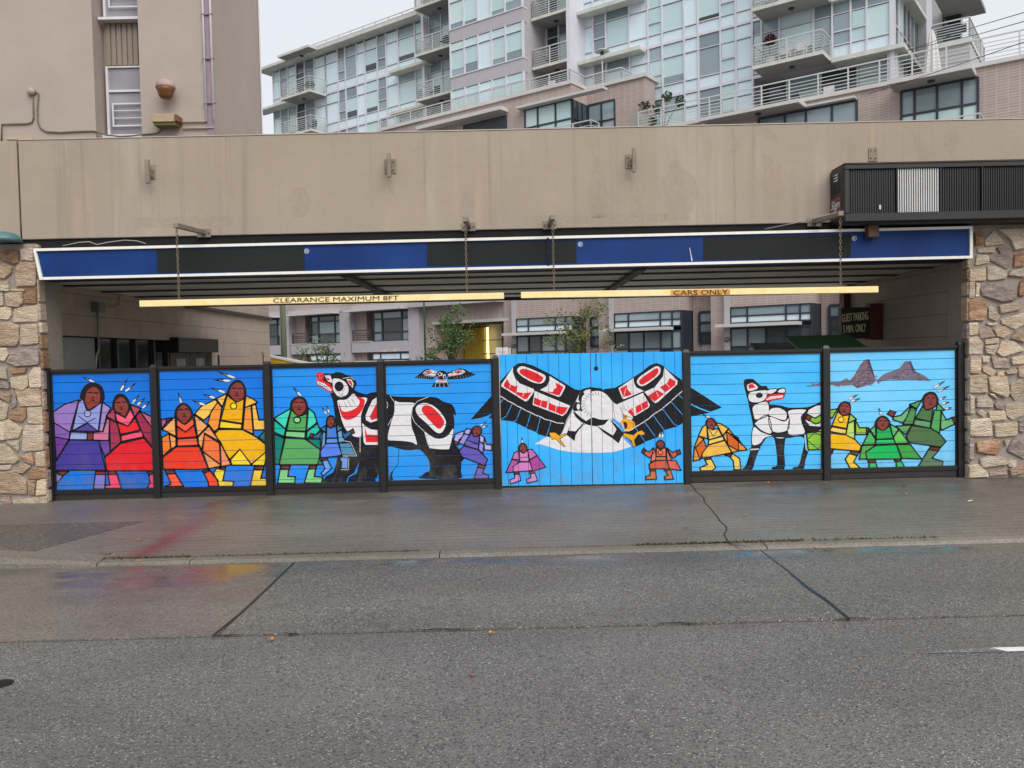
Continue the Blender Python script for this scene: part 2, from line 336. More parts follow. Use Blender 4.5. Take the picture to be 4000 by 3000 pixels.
for a in [(542,2110,-.03,'orange',.038,.4,'orange fallen leaf on the pavement just above the red stain'),(436,2171,-.04,'yellow',.034,1.2,'yellow fallen leaf on the kerb joint left of the red stain'),
 (540,2194,-.04,'orange',.042,2.2,'orange fallen leaf on the kerb at the foot of the red stain'),(1062,2498,-.09,'orange',.036,.2,'orange fallen leaf on the seam right of the tar joint'),
 (1917,2473,-.09,'yellow',.036,2.9,'yellow green fallen leaf on the asphalt seam below the painted gate'),(1846,2645,-.104,'red',.030,.9,'small red fallen leaf alone on the dark asphalt'),
 (3007,1888,0,'orange',.055,.1,'orange fallen leaf at the fence foot below the painted wolf'),(2910,2013,-.02,'ochre',.045,.3,'pair of ochre leaf blades right of the pavement crack'),
 (2684,2063,-.03,'brown',.032,1.8,'brown fallen leaf on the driveway left of the pavement crack'),(3530,1898,0,'brown',.05,2.5,'dark brown leaf cluster below the painted green dancers'),
 (3537,1930,-.01,'orange',.036,.8,'flat orange leaf on the driveway near the right stone pillar'),(3187,2140,-.09,'yellow',.03,.5,'yellow fallen leaf in the gutter below the wolf panel'),
 (1144,2056,-.03,'red',.026,.5,'red fallen leaf on the driveway below the orange dancer'),(2279,1957,-.01,'red',.03,1.5,'red brown leaf on the driveway below the painted eagle'),(3643,2433,-.09,'red',.022,.5,'tiny red leaf on the asphalt seam at the right')]: leaf(*a)
q = onG(3790,1958,-.01); mb = MB(); mb.tube([q+Vector((-.04,-.02,.006)),q+Vector((.04,.03,.006))],.005,6); mb.build('cigarette_end',M_white,None,label='short white paper stick lying on the driveway near the right pillar',cat='litter')

# ------------------------------------------------------------------ fascia wall, pillars, canopy, inner walls
def stucco(name, c, c2, light, stain=True):
    m, n, b = base(name); v = pos(n)
    col = mixc(n, val(n, noise(n, v, .8, 5, .6), .3, .7), lin(c), lin(c2))
    if stain:
        s = val(n, noise(n, pos(n,(1.1,1,.22)), 1.25, 5, .62), .56, .68, 0, .75); col = mixc(n, s, col, lin(light))
        s = val(n, noise(n, pos(n,(2.6,1,.3)), 1.5, 4, .6), .62, .74, 0, .5); col = mixc(n, s, col, lin((186,162,138)))
        d = val(n, noise(n, pos(n,(8,1,.12)), 1.6, 5, .65), .56, .78, 0, .42); col = mixc(n, d, col, lin((112,98,90)))
    col = mixc(n, val(n, noise(n, v, 130, 2), .4, .7, 0, .22), col, lin((90,80,72)))
    setc(n, b, col); b.inputs['Roughness'].default_value = .85; bump(n, b, math_(n,'ADD',noise(n, v, 90, 3),math_(n,'MULTIPLY',noise(n, v, 7, 4),2.2)), .4, .006)
    return m
M_stucco = stucco('fascia_stucco', (168,154,138), (159,145,130), (178,166,153))
M_stucco2 = stucco('building_stucco', (178,164,154), (170,156,147), (180,168,158), False)
M_block = mat('painted_block', (172,156,144), .8, var=.08, scale=2, bm=.3, bs=70, rnd=.04)
M_dark = mat('dark_void', (22,20,20), .9)
M_metalpaint = mat('taupe_metal', (140,128,112), .6, var=.15, scale=12)
M_rust = mat('rusty_steel', (120,84,56), .8, var=.25, scale=20)
YF = 10.90
zt0, zt1 = onY(0,551,YF), onY(4000,463.5,YF); zb0 = onY(149,935,YF); zb1 = onY(2900,876,YF)
ZT = (zt0.z+zt1.z)/2; ZB = (zb0.z+zb1.z)/2
fas = thing('parapet_wall', (0,YF,ZB), 'long taupe stucco parapet wall above the blue sign', 'wall')
xj = onY(72,700,YF).x
box('stucco_panel', M_stucco, fas, xj+.012,24,YF,YF+.3,ZB,ZT, bevel=.008)
box('stucco_panel', M_stucco, fas, -24,xj-.012,YF,YF+.3,ZB,ZT-.01, bevel=.008)
box('joint_backing', M_joint, fas, xj-.05,xj+.05,YF+.03,YF+.28,ZB+.02,ZT-.03)
M_flash = mat('metal_flashing', (190,180,168), .5)
box('cap_flashing', M_flash, fas, xj+.02,24,YF-.008,YF+.32,ZT+.001,ZT+.012)
# old paint patches on the stucco with ragged, partly worn edges
m_, n_, b_ = base('worn_paint_patch'); tr_ = N(n_,'ShaderNodeBsdfTransparent'); mx_ = N(n_,'ShaderNodeMixShader'); out_ = [x for x in n_.nodes if x.type == 'OUTPUT_MATERIAL'][0]
v_ = pos(n_,(1,1,.55)); setc(n_, b_, mixc(n_, val(n_, noise(n_, v_, 5, 4), .35, .65), lin((186,174,163)), lin((188,171,150)))); b_.inputs['Roughness'].default_value = .85
n_.links.new(val(n_, noise(n_, v_, 9, 6, .7), (.38), .6, 0, .5), mx_.inputs[0]); n_.links.new(tr_.outputs[0], mx_.inputs[1]); n_.links.new(b_.outputs[0], mx_.inputs[2]); n_.links.new(mx_.outputs[0], out_.inputs[0]); M_patch = m_
rp_ = random.Random(8)
for s_ in ('2305 535 2318 580 2345 640 2365 690 2380 760 2372 850 2310 850 2300 760 2312 680 2322 620','2460 690 2497 690 2500 850 2466 850','2640 610 2665 650 2720 700 2722 760 2690 860 2600 860 2585 700','2980 590 3050 640 3062 750 3025 860 2980 850','1140 735 1200 730 1212 780 1195 850 1140 845','580 725 615 725 630 850 588 840','1510 695 1548 698 1538 770 1522 750','1636 550 1642 585 1622 592','2860 500 2885 560 2870 610 2855 590','3320 520 3345 580 3330 660 3310 640','3560 500 3600 560 3640 600 3610 640 3570 560','1810 745 1850 740 1856 860 1800 850','2950 480 3040 520 3030 560 2960 520','520 850 900 842 900 880 520 890','2050 840 2600 830 2600 868 2050 880','3700 480 3740 540 3720 620 3690 560'):
    a_ = list(map(float,s_.split())); p_ = [(a_[i],a_[i+1]) for i in range(0,len(a_),2)]; q_ = []
    for i in range(len(p_)):
        x0_,y0_ = p_[i]; x1_,y1_ = p_[(i+1)%len(p_)]; k_ = max(int(math.hypot(x1_-x0_,y1_-y0_)/14),1)
        for j in range(k_): t_ = j/k_; q_.append((x0_+(x1_-x0_)*t_+rp_.uniform(-5,5),y0_+(y1_-y0_)*t_+rp_.uniform(-4,4)))
    w_ = [onY(x,y,YF-.0015) for x,y in q_]; tr3 = tessellate_polygon([[Vector((p.x,p.z,0)) for p in w_]]); MB().poly(w_,[tuple(t) for t in tr3]).build('paint_patch',M_patch,fas)
q = onY(12,938,10.72); MB().lathe((q.x,10.74,q.z-.02),[(.22,0),(.20,.05),(.15,.1),(.07,.125)],20).build('teal_dome_lamp',mat('teal_enamel',(86,122,124),.4,var=.15,scale=12),None,smooth=True,label='teal dome of a lamp at the left edge above the stone pillar',cat='lamp')
# hole marks / little dark plaster chips near the top right are left to the stucco; canopy behind
can = thing('canopy_roof', (0,13.6,2.9), 'flat drive-through canopy roof with grey ceiling panels and dark beams', 'canopy')
ZC = 2.93; YB = 16.3
M_ceil = mat('ceiling_panel', (226,225,220), .7, var=.22, scale=1.6, c2=(196,194,186))
M_beam = mat('ceiling_beam', (64,57,52), .7)
M_roof = mat('roof_felt', (90,88,86), .9)
ysl = [10.98,11.95,13.05,14.2,15.3,YB]
for i in range(5): box('ceiling_panel', M_ceil, can, -6.42,6.1,ysl[i]+.01,ysl[i+1]-.01,ZC,ZC+.03)
for y in ysl[1:]: box('cross_beam', M_beam, can, -6.42,6.1,y-.05,y+.05,ZC-.022,ZC-.001)
for zx in ((6,700,552),(7,1020,497)):
    P = onY(*Z(*zx),10.98); box('long_beam', M_beam, can, P.x-.06,P.x+.06,10.98,YB-.06,ZC-.06,ZC-.023)
box('roof_deck', M_roof, can, -6.45,6.14,11.2,YB,ZC+.04,ZB+.35)
box('back_fascia', M_beam, can, -6.45,6.14,YB+.002,YB+.06,ZC-.06,ZB+.35)
box('front_header', M_dark, can, -6.6,6.4,10.93,11.19,ZC-.03,ZB+.2)
box('lintel', M_dark, can, -24,24,10.99,11.18,ZB-.12,ZB+.001)
P = onY(*Z(6,950,685),12.9); box('bracket_plate', mat('galvanised',(120,122,120),.5,metal=.4), can, P.x-.06,P.x+.06,12.86,12.92,ZC-.16,ZC-.08)
# inner left wall: courses of painted block with a shopfront opening
XI = -6.44; YE = 22.05
lw = thing('left_driveway_wall', (XI,16,0), 'taupe block side wall of the driveway with a dark shopfront, at the left', 'wall')
def blocks(par, X0, X1, y0, y1, z0, z1, ch, bl, hole=None):
    zz = z0; r_ = 0
    while zz < z1-.02:
        ze = min(zz+ch, z1); y = y0-(bl/2 if r_%2 else 0)
        while y < y1-.02:
            a, b_ = max(y,y0), min(y+bl,y1)
            segs = [(a,b_)]
            if hole and zz < hole[2]-.02:
                segs = [s for s in ((a,min(b_,hole[0])),(max(a,hole[1]),b_)) if s[1]-s[0] > .03]
            for s in segs:
                zt_ = ze
                box('block', M_block, par, X0,X1,s[0]+.002,s[1]-.002,zz+.003,zt_-.003)
            y += bl
        zz = ze; r_ += 1
HO = (11.45,17.75,2.205)
blocks(lw, XI-.2, XI, 11.0, YE, 0.0, 4.1, .315, .62, HO)
box('wall_core', M_joint, lw, XI-.26,XI-.006,11.0,HO[0]-.01,-.1,4.05); box('wall_core', M_joint, lw, XI-.26,XI-.006,HO[1]+.01,YE,-.1,4.05); box('wall_core', M_joint, lw, XI-.26,XI-.006,HO[0]-.009,HO[1]+.009,HO[2]+.01,4.05)
box('drip_ledge', M_beam, lw, XI+.001,XI+.09,YB+.07,YE-.05,2.86,2.93)
M_shop = mat('shop_frame', (30,28,28), .4); M_shutter = mat('grey_shutter', (150,154,150), .6, var=.1)
m_, n_, b_ = base('dark_glass'); setc(n_, b_, lin((24,22,22))); b_.inputs['Roughness'].default_value = .08; M_dglass = m_
box('shop_recess', M_dark, lw, XI-1.6,XI-1.5,HO[0]-.3,HO[1]+.3,0,2.4); box('shop_recess', M_dark, lw, XI-1.49,XI-.27,HO[1]+.05,HO[1]+.15,0,2.4); box('shop_recess', M_dark, lw, XI-1.49,XI-.27,HO[0]-.3,HO[1]+.3,2.41,2.5); box('shop_recess', M_dark, lw, XI-1.49,XI-.27,HO[0]-.3,HO[0]-.2,0,2.4)
box('shutter', M_shutter, lw, XI-.12,XI-.09,HO[0]+.02,12.95,0,2.19)
for y in (13.0,13.62,14.3,15.02,15.62): box('shop_mullion', M_shop, lw, XI-.16,XI-.06,y,y+.06,0,2.19)
for a,b_ in ((13.06,13.62),(13.68,14.3),(14.36,15.02),(15.08,15.62)): box('shop_pane', M_dglass, lw, XI-.13,XI-.115,a,b_,0,2.19)
box('door_header', M_shop, lw, XI-.05,XI+.16,15.6,HO[1]-.03,1.98,2.26)
M_doorglow = mat('door_glazing', (150,150,142), .3, var=.2, scale=6)
for a in (15.7,16.7):
    d = box('door', M_shop, lw, XI-.1,XI-.05,a,a+.98,0,1.97); box('door_pane', M_doorglow, d, XI-.049,XI-.043,a+.28,a+.72,.9,1.86)
box('meter_panel', M_block, lw, XI+.001,XI+.05,20.3,21.2,1.2,1.98); box('meter_frame', M_shop, lw, XI+.001,XI+.06,21.2,21.26,1.2,1.99)
box('vent_slot', M_shop, lw, XI+.001,XI+.02,18.1,18.16,1.5,1.94)
M_galv = MATS['galvanised']
cb = thing('junction_box', (XI,0,2.5), 'small grey electrical box with a bent conduit on the left driveway wall', 'electrical box')
P1 = onX(*Z(5,752,805),XI+.06); y1_ = P1.y
box('box_body', M_galv, cb, XI+.002,XI+.12,y1_-.02,y1_+.2,P1.z-.07,P1.z+.08, bevel=.008)
MB().tube([onX(*Z(5,766,835),XI+.04),onX(*Z(5,775,1140),XI+.04),onX(*Z(5,757,1190),XI+.04),onX(*Z(5,753,1310),XI+.04)],.014,8).build('conduit',mat('bare_conduit',(168,170,168),.45,metal=.5),cb,smooth=True)
MB().tube([onX(*Z(5,800,806),XI+.04),onX(*Z(5,900,808),XI+.04),onX(*Z(5,932,790),XI+.04),onX(*Z(5,942,720),XI+.04),onX(*Z(5,975,692),XI+.04),onX(*Z(5,1085,686),XI+.04)],.014,8).build('bent_conduit',M_block,cb,smooth=True)
# inner right wall
XR = 6.13; YR = 15.1
rw = thing('right_driveway_wall', (XR,13,0), 'dim taupe block side wall of the driveway at the right', 'wall')
blocks(rw, XR, XR+.2, 11.0, YR, .03, 3.45, .315, .62); box('wall_core', M_joint, rw, XR+.006,XR+.26,11.0,YR,-.1,3.4)
box('end_post', mat('maroon_paint',(84,34,34),.5), rw, XR-.12,XR-.002,YR-.2,YR,0,2.9)
# stone pillars
SPX = {'L':((0,900),400/603.,"0 130 50 115 110 120 115 190 90 200 0 165|120 110 195 105 200 180 130 175|0 185 75 215 70 250 30 285 0 275|100 185 210 180 215 325 100 330 90 240|0 300 55 298 60 360 0 355|70 345 150 345 150 358 70 358|155 345 215 340 215 430 145 430|0 365 20 367 22 440 0 445|28 370 135 362 140 430 110 452 45 445|0 455 65 450 70 500 50 525 0 520|90 460 218 438 225 535 80 540|0 550 60 540 115 560 120 640 100 680 0 680|130 560 222 550 228 665 120 675|0 695 40 692 55 730 30 770 0 765|40 775 70 720 225 680 232 790 100 800|65 815 160 810 155 835 75 845|170 850 200 805 240 810 245 925 180 925|0 805 40 810 50 875 0 870|65 870 165 850 165 920 140 940 75 925|0 885 55 890 60 930 0 925|90 935 235 930 246 1030 120 1035|0 940 70 965 60 1010 0 985|70 985 95 970 100 1035 65 1050|0 1000 55 1030 40 1110 0 1115|60 1080 90 1048 150 1045 155 1100 130 1130 60 1110|160 1045 245 1040 255 1140 170 1135|0 1125 60 1115 130 1165 110 1220 0 1235|145 1150 256 1145 262 1290 130 1300|40 1240 115 1235 115 1300|0 1255 60 1280 115 1350 90 1370 0 1370|120 1330 190 1310 205 1380 150 1360|215 1310 264 1300 270 1390 215 1385|80 1420 140 1370 185 1390 140 1430|0 1385 70 1380 60 1405 0 1410|165 1430 200 1400 271 1395 273 1460 170 1465|0 1425 100 1415 155 1470 165 1550 0 1545|170 1470 215 1470 205 1560 175 1550|220 1475 273 1460 276 1555 215 1560|75 1590 277 1565 280 1620 90 1635|0 1560 70 1590 75 1635 0 1640"),
'R':((3700,850),300/452.,"160 90 205 85 210 155 165 165|220 130 275 75 340 155 225 165|300 70 452 65 452 180 390 190 370 130|180 180 280 175 275 205 180 205|285 175 375 175 385 270 350 300 240 245 320 210|395 220 452 200 452 285 390 290|165 280 175 220 240 225 245 265|127 310 220 300 225 370 127 375|235 290 280 285 350 330 340 360 235 370|355 340 370 310 452 300 452 350|127 380 158 378 160 470 127 475|170 385 190 390 185 465 168 465|195 420 240 385 400 430 395 485 310 495 210 460|425 380 452 360 452 460 415 460|127 490 215 480 232 530 215 605 127 605|240 530 260 515 305 580 285 610 240 590|300 515 410 495 430 540 315 565|315 600 452 560 452 630 400 660 325 625|230 620 290 620 280 635 235 632|127 620 180 615 180 685 127 695|185 650 235 640 280 700 190 710|270 655 340 640 370 680 330 710 290 700|370 710 405 665 452 690 452 735|127 705 180 700 210 745 205 800 127 800|220 720 300 710 300 740 220 745|220 755 300 748 270 805 225 800|290 790 320 725 390 730 450 780 320 820|130 820 195 820 190 915 128 915|200 815 245 815 240 850 205 850|258 820 340 830 370 885 275 885|375 825 452 810 452 860 380 865|205 885 230 870 285 900 270 940 210 905|292 905 330 900 325 930 288 940|340 905 408 895 405 915 345 920|415 880 452 875 452 935 420 940|128 930 230 925 235 1030 128 1030|240 940 345 930 360 1035 340 1060 250 1020|370 980 430 950 452 1000 400 1080 368 1040|240 1035 270 1038 295 1070|170 1060 230 1040 265 1080 265 1115 170 1115|130 1045 155 1050 155 1155 130 1150|275 1100 295 1080 335 1095 330 1130 285 1125|345 1100 452 1090 452 1160 380 1190 345 1160|170 1145 200 1130 230 1150 210 1175|240 1140 330 1135 345 1190 255 1195|130 1190 250 1180 265 1285 128 1285|275 1215 410 1205 410 1280 280 1290|418 1195 452 1195 452 1260 418 1255|170 1320 305 1300 310 1350 290 1395 175 1380|128 1300 150 1300 150 1430 127 1420|330 1310 365 1305 345 1345|350 1370 400 1290 452 1340 452 1420|190 1420 230 1400 340 1410 350 1450 200 1470|355 1425 405 1430 400 1470 360 1465|127 1460 180 1450 235 1500 240 1525 125 1530|245 1500 330 1475 350 1510 250 1520|360 1480 452 1440 452 1500 370 1520")}
def stone_mat(name, c, c2, c3):
    m, n, b = base(name); tc = N(n,'ShaderNodeTexCoord'); oi = N(n,'ShaderNodeObjectInfo')
    mp = N(n,'ShaderNodeMapping'); mp.inputs['Scale'].default_value = (1,1,3.2); n.links.new(tc.outputs['Object'], mp.inputs[0])
    va = N(n,'ShaderNodeVectorMath', operation='ADD'); n.links.new(mp.outputs[0], va.inputs[0]); n.links.new(oi.outputs['Random'], va.inputs[1])
    rot = N(n,'ShaderNodeVectorRotate', rotation_type='Y_AXIS'); n.links.new(va.outputs[0], rot.inputs['Vector']); n.links.new(math_(n,'MULTIPLY',oi.outputs['Random'],2.5), rot.inputs['Angle'])
    f = noise(n, rot.outputs[0], 7, 6, .65); f2 = noise(n, rot.outputs[0], 2.3, 3)
    col = mixc(n, val(n, f, .38, .6), lin(c), lin(c2)); col = mixc(n, val(n, f2, .5, .66, 0, .85), col, lin(c3)); fv = noise(n, rot.outputs[0], 15, 5, .7); col = mixc(n, val(n, fv, .56, .7, 0, .6), col, lin((132,98,74))); col = mixc(n, val(n, fv, .44, .3, 0, .5), col, lin((226,210,184)))
    k = val(n, oi.outputs['Random'], 0, 1, .72, 1.16); cc = N(n,'ShaderNodeCombineColor'); [n.links.new(k, cc.inputs[i]) for i in range(3)]
    col = mixc(n, 1., col, cc.outputs[0], 'MULTIPLY')
    setc(n, b, col); b.inputs['Roughness'].default_value = .75; bump(n, b, math_(n,'ADD',f,noise(n,rot.outputs[0],22,4)), .9, .04); return m
SM = [stone_mat('stone_cream',(218,202,178),(196,174,148),(208,184,156)), stone_mat('stone_tan',(200,174,146),(174,146,120),(214,194,172)), stone_mat('stone_rust',(172,132,100),(142,106,82),(196,166,134)), stone_mat('stone_grey',(184,168,162),(142,126,118),(184,158,134)), stone_mat('stone_pale',(222,209,190),(198,178,158),(190,158,124))]
M_mortar = mat('mortar', (156,146,137), .9, var=.12, scale=15, bm=.5, bs=60)
def stone(mb_pts, Y, par, rr, mt):
    n = len(mb_pts); cx = sum(p.x for p in mb_pts)/n; cz = sum(p.z for p in mb_pts)/n; d = rr.uniform(.012,.038); C_ = Vector((cx,0,cz)); tx, tz = rr.uniform(-.06,.06), rr.uniform(-.08,.08)
    mid = []
    for i in range(n):   # soften corners
        a, b_, c_ = mb_pts[i-1], mb_pts[i], mb_pts[(i+1)%n]
        mid += [b_.lerp(a,.07), b_.lerp(c_,.07)]
    n = len(mid); P0 = [Vector((p.x,Y+.03,p.z)) for p in mid]
    def off(k, dd): return [Vector((cx+(p.x-cx)*k+rr.uniform(-.003,.003), Y-dd+(p.x-cx)*tx+(p.z-cz)*tz, cz+(p.z-cz)*k+rr.uniform(-.003,.003))) for p in mid]
    P1 = off(1.03,d*.7); P2 = off(.96,d); cc = Vector((cx,Y-d*1.1,cz)); mb = MB()
    mb.poly(P0+P1+P2+[cc],[(i,(i+1)%n,(i+1)%n+n,i+n) for i in range(n)]+[(i+n,(i+1)%n+n,(i+1)%n+2*n,i+2*n) for i in range(n)]+[(i+2*n,(i+1)%n+2*n,3*n) for i in range(n)])
    return mb.build('stone',mt,par)
YP = 10.86; ZPT = ZB-.06
for side, (org, sc, data) in SPX.items():
    rr = random.Random(5 if side == 'L' else 9)
    xe = onY(150,1100,YP).x if side == 'L' else onY(3784,1100,YP).x
    px = thing('stone_pillar', (xe,YP,0), 'rough cream and rust stone pillar at the left end of the fence' if side=='L' else 'rough cream and rust stone pillar at the right end under the black reader board', 'pillar')
    x0, x1 = (-24,xe-.015) if side == 'L' else (xe+.015,24)
    box('mortar_core', M_mortar, px, x0,x1,YP+.012,YP+.55,-.2,ZPT)
    edge = xe
    mir = []
    for s in data.split('|'):
        a = list(map(float,s.split())); pts = [onY(org[0]+a[i]*sc, org[1]+a[i+1]*sc, YP) for i in range(0,len(a),2)]
        mt = rr.choices(SM,[4,3,1.6,2,3] if side == 'L' else [4,2,1.4,2,5])[0]
        stone(pts,YP,px,rr,mt); mir.append((pts,mt))
    lim = onY(0,1400,YP).x if side == 'L' else onY(4000,1400,YP).x       # the wall goes on past the frame
    wd_ = abs(lim-xe)+.02; sgn = -1 if side == 'L' else 1
    for tile in (1,2,3):
        for pts, mt in mir:
            if tile == 2: q = [Vector((p.x+sgn*2*wd_,p.y,p.z)) for p in pts]
            else: q = [Vector((2*lim+sgn*.02*(1+(tile == 3))-p.x+sgn*(2*wd_ if tile == 3 else 0),p.y,p.z)) for p in pts][::-1]
            stone(q,YP,px,rr,rr.choices(SM,[4,3,1.2,2,3])[0])
    # return stones on the inner side
    z = -.05
    while z < ZPT-.2:
        h = rr.uniform(.16,.34); s_ = .03 if side=='L' else -.03
        mb = MB(); X0, X1 = (xe-.03,xe+rr.uniform(.0,.02)) if side == 'L' else (xe-rr.uniform(.0,.02),xe+.03)
        mb.box(X0,X1,YP+.0,YP+.16,z+.015,min(z+h,ZPT)-.015); mb.build('stone',rr.choice(SM),px,bevel=.012); z += h
# ------------------------------------------------------------------ blue fascia sign
YS = 10.74
M_blue = mat('blue_sign_face', (20,58,120), .55, var=.1, scale=1.2, c2=(14,44,100), spec=.2); M_wframe = mat('white_sign_frame', (238,236,226), .45, var=.06, scale=14)
M_cover = mat('dark_cover_panel', (36,38,39), .7, var=.1, scale=1.5, spec=.2)
sg = thing('fascia_sign', onY(2000,1060,YS), 'long blue sign with white frame and dark covered lettering under the parapet', 'sign')
TL, TR, BR, BL = [onY(*p,YS) for p in ((134,972),(3795,884),(3795,1010),(159,1094))]
TM, BM = [onY(*p,YS) for p in ((2139,923.5),(2139,1049))]
def sign_poly(name, pts, y0, y1, mt, par=sg): 
    mb = MB(); mb.prism([Vector((p.x,y0,p.z)) for p in pts],(0,y1-y0,0)); return mb.build(name,mt,par)
def lerp(a,b,t): return a+(b-a)*t
def band(name, a0, a1, b0, b1, mt, y0, y1): sign_poly(name,[a0,a1,b1,b0],y0,y1,mt)
def inset(tl,tr,br,bl,w):
    return [tl+Vector((w,0,-w)),tr+Vector((-w,0,-w)),br+Vector((-w,0,w)),bl+Vector((w,0,w))]
fw_ = .034
for (a,b_,c_,d_) in ((TL,TM+Vector((-.006,0,0)),BM+Vector((-.006,0,0)),BL),(TM+Vector((.006,0,0)),TR,BR,BM+Vector((.006,0,0)))):
    sign_poly('sign_face',[a,b_,c_,d_],YS,YS+.17,M_blue)
i_ = inset(TL,TR,BR,BL,fw_)
for k in range(4):
    q = [TL,TR,BR,BL]; sign_poly('frame_bar',[q[k],q[(k+1)%4],i_[(k+1)%4],i_[k]],YS-.03,YS-.001,M_wframe)
box('cabinet_seam', M_dark, sg, TM.x-.012,TM.x+.012,YS-.032,YS-.0305,BM.z+.03,TM.z-.02)
for q in ([(612,975),(1188,965.6),(1191,1057.6),(617,1066)],[(1669,948),(2134,941),(2134,1030),(1669,1038)],[(2146,940),(2250,938),(2252.6,1027),(2147,1030)],[(2747.5,927),(3325,915),(3323,1005),(2747.5,1016)]):
    sign_poly('cover_panel',[onY(*p,YS) for p in q],YS-.005,YS-.001,M_cover)
M_letter = mat('white_lettering', (220,222,226), .5, var=.02)
for x,y in ((1198,981),(2266.6,954),(3336.6,931)):
    text_mesh('lettering','®',quadpx([(x-9.5,y-9.5),(x+9.5,y-9.5),(x+9.5,y+9.5),(x-9.5,y+9.5)],YS),M_letter,sg,off=Vector((0,-.003,0)))
mb = MB(); mb.tube([onY(2693.7,967,YS-.002),onY(2699,996,YS-.002),onY(2703,1019,YS-.002)],[.004,.006,.011],5); mb.build('scratch_mark',M_letter,sg)
# loose cable above the sign, left
MB().tube([onY(*Z(5,490,322),10.72),onY(*Z(5,620,295),10.75),onY(*Z(5,700,290),10.75),onY(*Z(5,760,312),10.73),onY(*Z(5,860,292),10.75),onY(*Z(5,980,278),10.8),onY(*Z(5,1080,284),10.78),onY(*Z(5,1145,305),10.74)],.005,6).build('loose_cable',mat('pale_cable',(180,176,168),.6),None,smooth=True,label='thin pale loose cable lying along the top of the blue sign at left',cat='cable')
P = [onY(*Z(8,985,565),10.62),onY(*Z(8,1070,655),10.62)]
MB().box(P[0].x,P[1].x,10.60,10.72,P[1].z,P[0].z+.03).build('timber_block',mat('brown_timber',(96,70,54),.8,var=.2,scale=15),None,bevel=.006,label='small brown block hanging under the black reader board over the sign',cat='block')

# ------------------------------------------------------------------ wall brackets on the parapet
def bracket(bar, plate, label, bolts=True, off=(0,0)):
    px, py, w, h = plate; c0, c1 = onY(px-w/2,py-h/2,YF), onY(px+w/2,py+h/2,YF)
    t = thing('wall_bracket', ((c0.x+c1.x)/2,YF,c1.z), label, 'bracket', 'steel brackets on the parapet')
    box('back_plate', M_metalpaint, t, c0.x,c1.x,YF-.012,YF-.001,c1.z,c0.z, bevel=.002)
    if bar:
        bx, y0, y1, bw = bar; a, b_ = onY(bx,y0,YF-.16), onY(bx,y1,YF-.16); hw = bw*.0034/2
        box('upright_bar', M_metalpaint, t, a.x-hw,a.x+hw,YF-.17,YF-.125,b_.z,a.z, bevel=.004); box('bar_stub', M_metalpaint, t, a.x-hw*.7,a.x+hw*.7,YF-.124,YF-.013,(a.z+b_.z)/2-.05,(a.z+b_.z)/2+.05)
    if bolts:
        for sx in (.25,.75):
            for sz in (.22,.78):
                x = c0.x+(c1.x-c0.x)*sx; z = c1.z+(c0.z-c1.z)*sz
                if bar and abs(x-a.x) < hw: continue
                MB().lathe((x,YF-.012,z),[(.009,0),(.009,-.012)],8,'y').build('bolt',M_rust,t)
bracket((573,623,716,16),(597,672,24,56),'taupe steel bracket at the left of the parapet above the clearance arm')
bracket((1518,598,692,14),(1525,650,48,56),'taupe steel bracket with grey tip, second from left on the parapet')
bracket((2476,578,672,13),(2464,631,44,54),'taupe steel bracket, third from left on the parapet, above pale stains')
bracket(None,(3409,603,34,54),'flat taupe steel plate on the parapet just above the reader board')

# ------------------------------------------------------------------ clearance bars on arms and chains
M_bar = mat('cream_yellow_paint', (246,230,176), .5, var=.14, scale=9, c2=(240,214,144)); M_barrust = mat('rusty_yellow', (190,120,52), .7, var=.2, scale=16, c2=(222,178,92))
M_chain = mat('chain_steel', (128,116,100), .5, metal=.5); M_ink = mat('stencil_ink', (62,44,30), .7)
YA = 9.83
def arm(plate, tip, label, name='chain_arm'):
    p = onY(*plate,YF); q = onY(*tip,YA); t = thing(name, p, label, 'arm', 'chain arms under the parapet')
    box('mount_plate', M_metalpaint, t, p.x-.09,p.x+.09,YF-.014,YF-.001,p.z-.065,p.z+.05, bevel=.003)
    a = Vector((p.x,YF-.014,p.z)); d = (q-a).normalized(); s = d.cross(Vector((0,0,1))).normalized()*.03; u = Vector((0,0,.028))
    MB().hexa([a-s-u,a+s-u,q+s-u,q-s-u,a-s+u,a+s+u,q+s+u,q-s+u]).build('arm_tube',M_metalpaint,t,bevel=.003)
    for sx in (-.065,.065): MB().lathe((p.x+sx,YF-.014,p.z-.01),[(.01,0),(.01,-.012)],8,'y').build('bolt',M_rust,t)
    return q-Vector((0,0,.03))+(a-q).normalized()*.04
def chain(top, zb, label):
    t = MB(); n = 0; z = top.z; L = .05; R_ = .012
    while z > zb+.012:
        al = n%2; ring = []
        for k in range(10):
            an = 2*math.pi*k/10; w_, h_ = R_*math.cos(an), (L/2)*math.sin(an)
            ring.append(Vector((top.x+(w_ if al else w_*.35), top.y+(0 if al else w_*.9), z-L/2+h_)))
        t.tube(ring,.0042,5,closed=True); z -= L*.78; n += 1
    t.build('hanging_chain',M_chain,None,smooth=True,label=label,cat='chain',group='chains holding the clearance bars')
def cbar(l, r, label, nm):
    a, b_ = onY(*l,YA), onY(*r,YA); h = .0375
    t = thing('clearance_bar', (a+b_)/2, label, 'bar', 'clearance bars'); dx = Vector((0,.06,0)); u = Vector((0,0,h))
    MB().hexa([a-u,b_-u,b_-u+dx,a-u+dx,a+u,b_+u,b_+u+dx,a+u+dx]).build('bar_tube',M_bar,t,bevel=.004); return t
tb1 = cbar((544,1186.5),(1968.7,1155),'long pale yellow clearance bar reading CLEARANCE MAXIMUM 8FT hung on chains','c')
tb2 = cbar((2034.8,1152.5),(3432,1130),'pale yellow bar reading CARS ONLY with rust, hung on chains','c')
